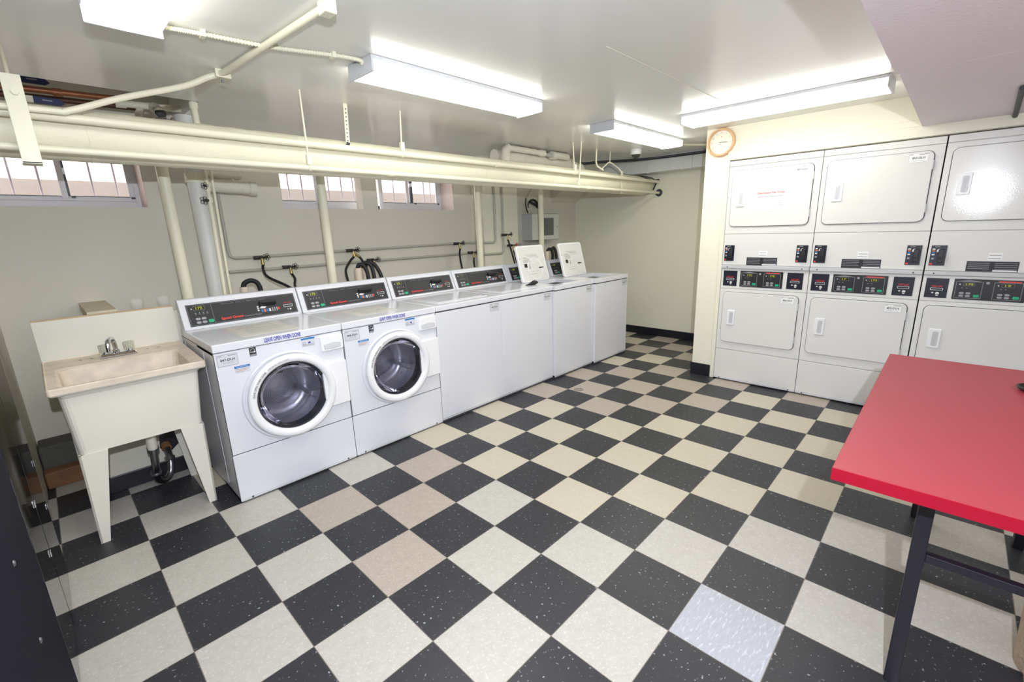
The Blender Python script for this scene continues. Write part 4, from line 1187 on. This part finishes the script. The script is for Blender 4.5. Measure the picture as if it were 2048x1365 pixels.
# supply lines on the wall
pipe('supply_line', 'upper thin grey supply pipe along the wall, bending round the pier', [(0.918, 1.025, 1.80), (0.918, 1.025, 1.36), (0.925, 1.025, 1.315), (0.96, 1.025, 1.298), (1.2, 1.028, 1.300), (3.36, 1.028, 1.315), (3.41, 1.0, 1.312), (3.412, 0.86, 1.310), (3.44, 0.838, 1.308), (3.57, 0.838, 1.306), (3.60, 0.838, 1.325), (3.602, 0.838, 1.36), (3.602, 0.838, 2.234)], 0.0115, 'pipe_gray')
pipe('supply_line', 'lower thin grey supply pipe along the wall, bending round the pier', [(0.90, 1.025, 1.196), (3.36, 1.028, 1.196), (3.41, 1.0, 1.190), (3.412, 0.86, 1.185), (3.44, 0.836, 1.182), (3.69, 0.836, 1.178), (3.722, 0.836, 1.20), (3.725, 0.836, 1.25), (3.727, 0.836, 2.234)], 0.0115, 'pipe_gray')
def hose_valve(x, y, z, label, red=False, two=False):
    t = thing('hose_valve', label, 'valve', (x, y, z), 0, 'hose valves on the supply pipes')
    m = 'valve_red' if red else 'valve_dark'
    b = MB(); b.cyl((-0.045, 0.0, 0), (0.02, -0.01, 0), 0.0145, 'valve_dark', n=12); b.cyl((0.0, -0.012, 0.0), (0.0, -0.05, 0.0), 0.012, 'valve_dark', n=12)
    b.cyl((0.0, -0.05, 0.0), (0.026, -0.075, 0.005), 0.008, 'valve_dark', n=10)
    b.cyl((0.002, -0.045, 0.0), (0.002, -0.050, -0.045), 0.010, 'brass', n=12); b.cyl((0.002, -0.049, -0.035), (0.002, -0.051, -0.055), 0.0135, 'brass', n=10)
    if two: b.cyl((0.002, -0.048, -0.02), (0.036, -0.06, -0.05), 0.009, 'brass', n=10); b.cyl((0.03, -0.058, -0.045), (0.044, -0.063, -0.058), 0.013, 'brass', n=10)
    b.build('valve_body', t)
    b = MB(); wheel(b, (0.028, -0.080, 0.006), 0.027, m); b.build('handwheel', t, label='red handwheel' if red else None)
    return t
V = [(1.128, 1.013, 1.292, 'hose valve on the upper pipe, nearest the sink'), (1.335, 1.013, 1.202, 'hose valve on the lower pipe, nearest the sink'),
     (1.908, 1.013, 1.306, 'hose valve on the upper pipe with two hoses, right of the middle post'), (2.105, 1.013, 1.206, 'hose valve on the lower pipe above the thick drain hoses'),
     (3.165, 1.013, 1.312, 'hose valve on the upper pipe left of the post by the pier'), (3.365, 1.013, 1.202, 'hose valve on the lower pipe left of the post by the pier')]
for x, y, z, lab in V: hose_valve(x, y, z, lab, two=('two hoses' in lab))
hose_valve(3.735, 0.822, 1.386, 'dark hose valve on the front of the pier')
hose_valve(3.825, 0.822, 1.262, 'hose valve with red handwheel on the front of the pier', red=True)
def hose(label, pts, r=0.0105, m='rubber', name='water_hose', cat='hose', group='black water hoses behind the washers', rf=None):
    b = MB(); b.tube(pts, r, m, sub=8, n=10, rf=rf)
    return center_origin(b.build(name, None, label, cat, group))
hose('black hose from the upper valve nearest the sink, curving right', [(1.130, 0.962, 1.237), (1.115, 0.93, 1.20), (1.10, 0.80, 1.150), (1.165, 0.62, 1.085), (1.19, 0.52, 1.03), (1.19, 0.50, 0.90)])
hose('short black hose from the lower valve nearest the sink', [(1.337, 0.962, 1.147), (1.335, 0.90, 1.11), (1.29, 0.80, 1.06), (1.25, 0.62, 1.02), (1.23, 0.55, 0.88)])
hose('black hose hanging down from the two-way valve, left branch', [(1.905, 0.962, 1.25), (1.86, 0.95, 1.215), (1.76, 0.85, 1.15), (1.70, 0.72, 1.08), (1.66, 0.60, 1.0), (1.66, 0.55, 0.88)])
hose('black hose from the two-way valve, right branch', [(1.952, 0.950, 1.248), (1.965, 0.93, 1.215), (1.96, 0.90, 1.17), (1.93, 0.82, 1.10), (1.88, 0.65, 1.0)])
hose('black hose from the upper valve left of the pier post', [(3.167, 0.962, 1.255), (3.13, 0.93, 1.20), (3.06, 0.83, 1.10), (2.97, 0.70, 1.03), (2.92, 0.60, 0.90)])
hose('black hose from the lower valve left of the pier post', [(3.367, 0.962, 1.147), (3.35, 0.95, 1.10), (3.27, 0.85, 1.05), (3.18, 0.72, 0.98)])
hose('long black hose from the dark valve on the pier', [(3.737, 0.771, 1.33), (3.755, 0.76, 1.26), (3.78, 0.74, 1.13), (3.79, 0.72, 1.05), (3.79, 0.65, 0.92)])
hose('black hose from the red valve on the pier', [(3.827, 0.771, 1.205), (3.835, 0.76, 1.15), (3.84, 0.74, 1.07), (3.83, 0.70, 0.98)])
def standpipe(x, y, z, label, r=0.026):
    b = MB(); b.tube([(x, y, 0), (x, y, z)], r, 'pvc', n=18, caps=False); b.lathe([(r, z), (r-0.004, z), (r-0.004, z-0.05)], 'pvc', (x, y, 0), axis='z', n=18)
    return center_origin(b.build('standpipe', None, label, 'pipe', 'cream drain standpipes'))
def corr(t): return 0.0165+0.0016*math.sin(t*2*math.pi*46)
def drain_hose(label, pts):
    b = MB(); b.tube(pts, 0.0165, 'rubber', sub=24, n=12, rf=corr)
    return center_origin(b.build('drain_hose', None, label, 'hose', 'corrugated drain hoses'))
standpipe(0.871, 0.62, 1.110, 'cream drain standpipe behind the first washer', 0.027)
drain_hose('black corrugated drain hose arching out of the first standpipe', [(0.871, 0.62, 1.02), (0.868, 0.62, 1.10), (0.88, 0.61, 1.138), (0.92, 0.60, 1.152), (0.955, 0.59, 1.13), (0.968, 0.585, 1.07), (0.97, 0.58, 0.95)])
standpipe(1.744, 0.60, 1.172, 'cream drain standpipe behind the second washer', 0.031)
standpipe(1.835, 0.66, 1.165, 'cream drain standpipe half hidden by the three drain hoses', 0.031)
drain_hose('leftmost black corrugated drain hose of the group behind the second washer', [(1.744, 0.60, 1.08), (1.742, 0.60, 1.165), (1.755, 0.59, 1.200), (1.785, 0.57, 1.185), (1.800, 0.55, 1.12), (1.80, 0.54, 0.98)])
drain_hose('middle black corrugated drain hose of the group behind the second washer', [(1.825, 0.66, 1.08), (1.822, 0.66, 1.17), (1.838, 0.64, 1.208), (1.870, 0.61, 1.185), (1.875, 0.585, 1.11), (1.87, 0.57, 0.98)])
drain_hose('rightmost black corrugated drain hose of the group behind the second washer', [(1.850, 0.665, 1.08), (1.852, 0.665, 1.18), (1.875, 0.66, 1.212), (1.925, 0.64, 1.185), (1.955, 0.61, 1.10), (1.97, 0.59, 0.98)])
standpipe(4.12, 0.50, 1.18, 'cream drain standpipe behind the two raised lids', 0.024)
drain_hose('thick black drain hose between the two raised lids', [(4.12, 0.50, 1.10), (4.12, 0.50, 1.175), (4.14, 0.49, 1.205), (4.175, 0.475, 1.19), (4.185, 0.465, 1.12), (4.18, 0.46, 0.98)])
drain_hose('second thick black drain hose beside the first between the raised lids', [(4.205, 0.50, 0.98), (4.21, 0.49, 1.12), (4.212, 0.50, 1.19), (4.235, 0.49, 1.215), (4.262, 0.48, 1.14), (4.26, 0.47, 0.98)])

# lumpy insulated pipes near the far ceiling
def lump(base, amp, f): return lambda t: base+amp*noise.noise(Vector((t*f, 3.1, base*50)))
b = MB(); b.tube([(3.10, 0.30, 2.135), (3.5, 0.30, 2.14), (3.9, 0.30, 2.143), (4.25, 0.30, 2.14), (4.40, 0.27, 2.10), (4.45, 0.20, 2.02)], 0.06, 'insul_white', sub=10, n=16, rf=lump(0.062, 0.018, 9))
center_origin(b.build('insulated_pipe', None, 'lumpy plaster-wrapped pipe lying behind the thick pipe near the far end', 'pipe'))
b = MB(); b.tube([(3.20, 0.20, 2.198), (3.55, 0.20, 2.196), (3.72, 0.20, 2.193)], 0.03, 'insul_white', sub=8, n=14, rf=lump(0.030, 0.012, 7))
b.tube([(3.70, 0.20, 2.186), (3.82, 0.20, 2.186), (3.84, 0.20, 2.186)], 0.02, 'pipe_gray', n=14)
b.cyl((3.84, 0.20, 2.186), (3.90, 0.20, 2.186), 0.042, 'insul_white'); b.tube([(3.90, 0.20, 2.190), (4.02, 0.20, 2.192), (4.12, 0.20, 2.190)], 0.035, 'insul_white', sub=5, n=14)
b.tube([(3.20, 0.20, 2.198), (3.16, 0.20, 2.16), (3.15, 0.20, 2.02)], 0.04, 'insul_white', sub=5, n=14, rf=lump(0.042, 0.012, 5))
center_origin(b.build('insulated_pipe', None, 'cracked white insulated pipe tight under the ceiling above the lumpy one', 'pipe'))

# duct at the far end
b = MB(); b.box(5.20, 5.438, -1.268, 1.04, 2.055, ZC-0.001, 'duct_white', 0.003)
for yy in (-0.20, -0.62, -0.72, -1.10): b.box(5.186, 5.2, yy-0.012, yy+0.012, 2.048, ZC-0.001, 'duct_white', 0.002)
center_origin(b.build('air_duct', None, 'white rectangular duct high on the end wall', 'duct'))
b = MB()
for k, (dy, dz) in enumerate(((0, 0), (0.012, -0.012), (-0.01, -0.02))):
    b.tube([(4.6, 0.42, 2.19+dz), (4.75, 0.15, 2.195+dz), (5.0, -0.1, 2.205+dz), (5.165+dy, -0.35, 2.215+dz), (5.17+dy, -0.7, 2.212+dz), (5.168+dy, -1.0, 2.21+dz), (5.17+dy, -1.262, 2.215+dz)], 0.0055, 'cable_dark', sub=5, n=6)
center_origin(b.build('cable_bundle', None, 'dark cables running along the top of the white duct', 'cables'))
b = MB(); b.tube([(4.382, -0.82, 2.215), (4.6, -0.9, 2.215), (4.9, -1.1, 2.215), (5.16, -1.255, 2.215)], 0.010, 'pipe_cream', sub=4)
center_origin(b.build('conduit_pipe', None, 'short white conduit from the farthest lamp towards the clock corner', 'conduit'))
b = MB(); b.tube([(4.9, 0.02, 2.045), (5.1, -0.08, 2.03), (5.3, -0.17, 2.01), (5.44, -0.195, 1.975)], 0.006, 'cable_dark', sub=5, n=6); b.tube([(4.85, -0.02, 2.045), (5.2, -0.13, 2.01), (5.44, -0.215, 1.96)], 0.005, 'cable_dark', sub=5, n=6)
b.box(5.425, 5.449, -0.225, -0.18, 1.955, 1.995, 'rubber', 0.003); b.tube([(5.43, -0.19, 1.95), (5.42, -0.175, 1.90), (5.41, -0.165, 1.87)], 0.008, 'rubber', n=6)
center_origin(b.build('cable_bundle', None, 'loose dark cables entering the end wall above the thick pipe', 'cables'))
b = MB(); b.lathe([(0.0001, 0), (0.060, 0), (0.058, -0.045), (0.050, -0.055)], 'plastic_white', (0, 0, 0), axis='z', n=28)
cam_ = thing('security_camera', 'small white dome security camera under the far lamp', 'security camera', (4.55, -0.39, ZC-0.0005))
b.build('camera_base', cam_)
b = MB(); b.lathe([(0.045, -0.050), (0.040, -0.075), (0.022, -0.092), (0.0001, -0.097)], 'dome_dark', (0, 0, 0), axis='z', n=24); b.build('dome', cam_)

# wall cabinet with grille
t = thing('wall_cabinet', 'grey steel wall cabinet with a meshed door behind the raised lids', 'cabinet', (4.555, 1.049, 1.30))
b = MB(); b.box(-0.268, 0.268, -0.165, 0.0, 0, 0.33, 'cab_gray', 0.004); b.build('body', t)
b = MB(); b.box(-0.266, 0.266, -0.178, -0.166, 0.004, 0.326, 'cab_white', 0.003)
b.box(-0.275, 0.275, -0.18, 0.0, 0.331, 0.337, 'cab_white'); d = b.build('door', t)
b = MB(); b.box(-0.155, 0.155, -0.1795, -0.178, 0.055, 0.275, 'mesh_gray')
for k in range(30): b.box(-0.155+0.0103*k, -0.151+0.0103*k, -0.1805, -0.1795, 0.055, 0.275, 'box_grille')
b.build('grille', d)
b = MB(); b.lathe([(0.0001, -0.004), (0.008, -0.003), (0.009, 0)], 'steel', (0.235, -0.178, 0.16), n=12); b.build('lock', d)
b = MB(); b.box(4.16, 4.78, 0.98, 1.05, 1.255, 1.268, 'cab_gray'); b.box(4.20, 4.26, 1.0, 1.05, 1.18, 1.255, 'cab_gray')
center_origin(b.build('wall_shelf', None, 'narrow dark-edged shelf bracket under the grey wall cabinet', 'shelf'))
b = MB()
for k in range(4):
    rr = 0.085+0.008*k; pts = [(4.43+rr*0.85*math.cos(a)*1.1, 0.99-0.004*k, 1.73+rr*0.75*math.sin(a)) for a in [math.radians(200-20*q) for q in range(12)]]
    b.tube(pts, 0.005, 'cable_dark', n=6)
b.tube([(4.30, 0.98, 1.82), (4.29, 0.98, 1.75), (4.31, 0.98, 1.675), (4.33, 0.98, 1.640)], 0.009, 'cable_dark', sub=4, n=6)
b.tube([(4.36, 0.97, 1.78), (4.48, 0.96, 1.745), (4.60, 0.96, 1.715)], 0.010, 'cable_dark', sub=4, n=6)
b.tube([(4.36, 0.97, 1.77), (4.48, 0.96, 1.725), (4.58, 0.96, 1.705)], 0.010, 'cable_dark', sub=4, n=6)
center_origin(b.build('cable_coil', None, 'coil of black cable hanging above the grey wall cabinet', 'cables'))
b = MB(); b.tube([(4.50, 1.02, 2.05), (4.47, 1.02, 1.944), (4.38, 1.02, 1.83), (4.33, 1.02, 1.76), (4.35, 1.02, 1.66), (4.35, 1.02, 1.639)], 0.007, 'pipe_cream', sub=3, n=6)
center_origin(b.build('white_cable', None, 'white cable dropping diagonally to the top of the grey wall cabinet', 'cable'))

# ------------------------------------------------------------------ clock
t = thing('wall_clock', 'round wall clock with a light wooden rim high on the corner', 'clock', (4.189, -1.408, 2.118), math.radians(-90))
b = MB(); b.lathe([(0.095, -0.006), (0.097, -0.026), (0.104, -0.034), (0.113, -0.030), (0.117, -0.015), (0.117, 0.0), (0.0001, 0.0)], 'clock_wood', n=56); b.build('rim', t)
b = MB(); b.lathe([(0.0001, -0.010), (0.0965, -0.010)], 'clock_face', n=48)
for k in range(1, 13):
    a = math.radians(90-30*k); b.text(str(k), 0.078*math.cos(a), 0.078*math.sin(a)-0.006, 0.012, -0.0106, 'print_gray', center=True)
b.lathe([(0.0001, 0), (0.004, 0)], 'print_red', (0.0, -0.0106, 0.048), n=8)
b.build('dial', t)
for L_, w_, ang, y_ in ((0.052, 0.0032, 2, -0.0135), (0.078, 0.0022, -4, -0.015)):
    b = MB(); a = math.radians(ang); c, s = math.cos(a), math.sin(a)
    pts = [(-0.014, -w_/2), (L_, -w_/4), (L_, w_/4), (-0.014, w_/2)]
    b.prism([(p[0]*c-p[1]*s, p[0]*s+p[1]*c) for p in pts], y_-0.0006, y_+0.0006, 'print_black'); b.build('hand', t)

# ------------------------------------------------------------------ red folding table
t = thing('folding_table', 'red laminate table on black metal legs at the right edge', 'table', (2.09, -3.215, 0))
b = MB(); o = Matrix.Translation((-2.09, 3.215, 0)); b.M = o
x0, x1, y0, y1, z0, z1 = 1.335, 2.845, -3.60, -2.832, 0.722, 0.76
b.box(x0+0.0015, x1-0.0015, y0+0.0015, y1-0.0015, z1-0.002, z1, 'red_laminate'); b.box(x0, x1, y0, y1, z0, z1-0.002, 'red_edge')
b.build('tabletop', t)
for x in (1.525, 2.655):
    for y in (-3.045, -3.388):
        b = MB(); b.M = o
        b.box(x-0.018, x+0.018, y-0.018, y+0.018, 0, 0.722, 'leg_black', 0.003); b.build('leg', t)
    b = MB(); b.M = o; b.box(x-0.012, x+0.012, -3.370, -3.063, 0.458, 0.484, 'leg_black', 0.002); b.build('crossbar', t)
b = MB(); b.M = o; b.box(1.54, 2.64, -3.23, -3.20, 0.690, 0.722, 'leg_black', 0.002); b.build('apron_rail', t)
b = MB()
b.lathe([(0.0001, 0.006), (0.05, 0.004), (0.062, 0.012), (0.066, 0.020), (0.063, 0.020), (0.056, 0.012), (0.0001, 0.010)], 'black_gloss', axis='z', n=36)
b.build('black_dish', None, 'small black glossy dish on the red table at the photo edge', 'dish', loc=(2.50, -3.318, 0.757))
b = MB()
b.lathe([(0.0001, 0.0), (0.120, 0.0), (0.135, 0.02), (0.150, 0.40), (0.155, 0.42), (0.148, 0.42), (0.130, 0.03), (0.0001, 0.02)], 'wicker', axis='z', n=36)
b.build('waste_basket', None, 'beige mottled waste basket under the red table at the photo edge', 'waste basket', loc=(1.865, -3.465, 0.0))

# ------------------------------------------------------------------ black machines on the left
def tall_machine(y0, y1, label, gloss, bolts=(), seam=None):
    t = thing('vending_machine', label, 'vending machine', (-0.70, (y0+y1)/2, 0), 0, 'black machines along the left wall')
    o = Matrix.Translation((0.70, -(y0+y1)/2, 0))
    b = MB(); b.M = o; b.box(-1.10, -0.312, y0, y1, 0.03, 1.83, 'machine_black', 0.004)
    b.box(-1.08, -0.33, y0+0.02, y1-0.02, 0.0, 0.03, 'gap_dark'); b.build('cabinet', t)
    parts = [(y0+0.003, y1-0.003)] if seam is None else [(y0+0.003, seam-0.006), (seam+0.006, y1-0.003)]
    for a, c in parts:
        b = MB(); b.M = o; b.box(-0.311, -0.290, a, c, 0.035, 1.82, 'machine_gloss' if gloss else 'machine_black', 0.002); d = b.build('door', t)
        if gloss:
            for zz in (0.36, 0.56):
                q = MB(); q.M = o; q.box(-0.290, -0.286, c-0.03, c-0.012, zz, zz+0.022, 'chrome', 0.001); q.build('latch', d)
    if seam is not None:
        b = MB(); b.M = o; b.box(-0.311, -0.294, seam-0.006, seam+0.006, 0.035, 1.82, 'gasket'); b.build('gasket', t)
    for y, z in bolts:
        b = MB(); b.M = o; b.lathe([(0.0001, 0.004), (0.006, 0.003), (0.0075, 0.0)], 'steel', (-0.290, y, z), axis='x', n=12); b.build('bolt', t)
tall_machine(-1.170, -0.350, 'tall black machine with mirror-gloss doors beside the sink', True, seam=-0.78)
tall_machine(-2.05, -1.180, 'tall matte black machine nearest the camera, silver bolts on its front', False, bolts=((-1.559, 0.75), (-1.563, 0.538), (-1.56, 1.2)))

# ------------------------------------------------------------------ small things
b = MB()
b.lathe([(0.0001, 0.0012), (0.045, 0.0012), (0.05, 0.0)], 'tile_tan', axis='z', n=28)
for k in range(3): b.lathe([(0.014+0.012*k, 0.0016), (0.018+0.012*k, 0.0016)], 'gap_dark', axis='z', n=24)
b.build('floor_drain', None, 'small round floor drain in front of the top-loading washers', 'floor drain', loc=(3.094, -0.694, 0.0003))
b = MB()
pts = [(-0.035, 0), (-0.02, 0.025), (0.0, 0.035), (0.03, 0.022), (0.04, 0), (0.02, -0.02), (-0.02, -0.016)]
b.tube([(-0.10, 0.03, 0.008), (-0.06, 0.01, 0.016), (-0.02, 0.0, 0.025), (0.01, 0.0, 0.027), (0.035, 0.0, 0.022)], 0.015, 'rubber', sub=4, n=10, rf=lambda t: 0.005+0.018*math.sin(min(1, t*1.05)*math.pi*0.85)**2)
b.build('black_sock', None, 'small black cloth left on the washer top below the first raised lid', 'sock', loc=(3.155, -0.14, 0.9186))
b = MB(); b.cyl((3.25, -3.118, 2.018), (4.165, -3.146, 2.018), 0.012, 'rubber', n=10)
center_origin(b.build('black_rail', None, 'black bar fixed under the low ceiling at the upper right edge', 'rail'))
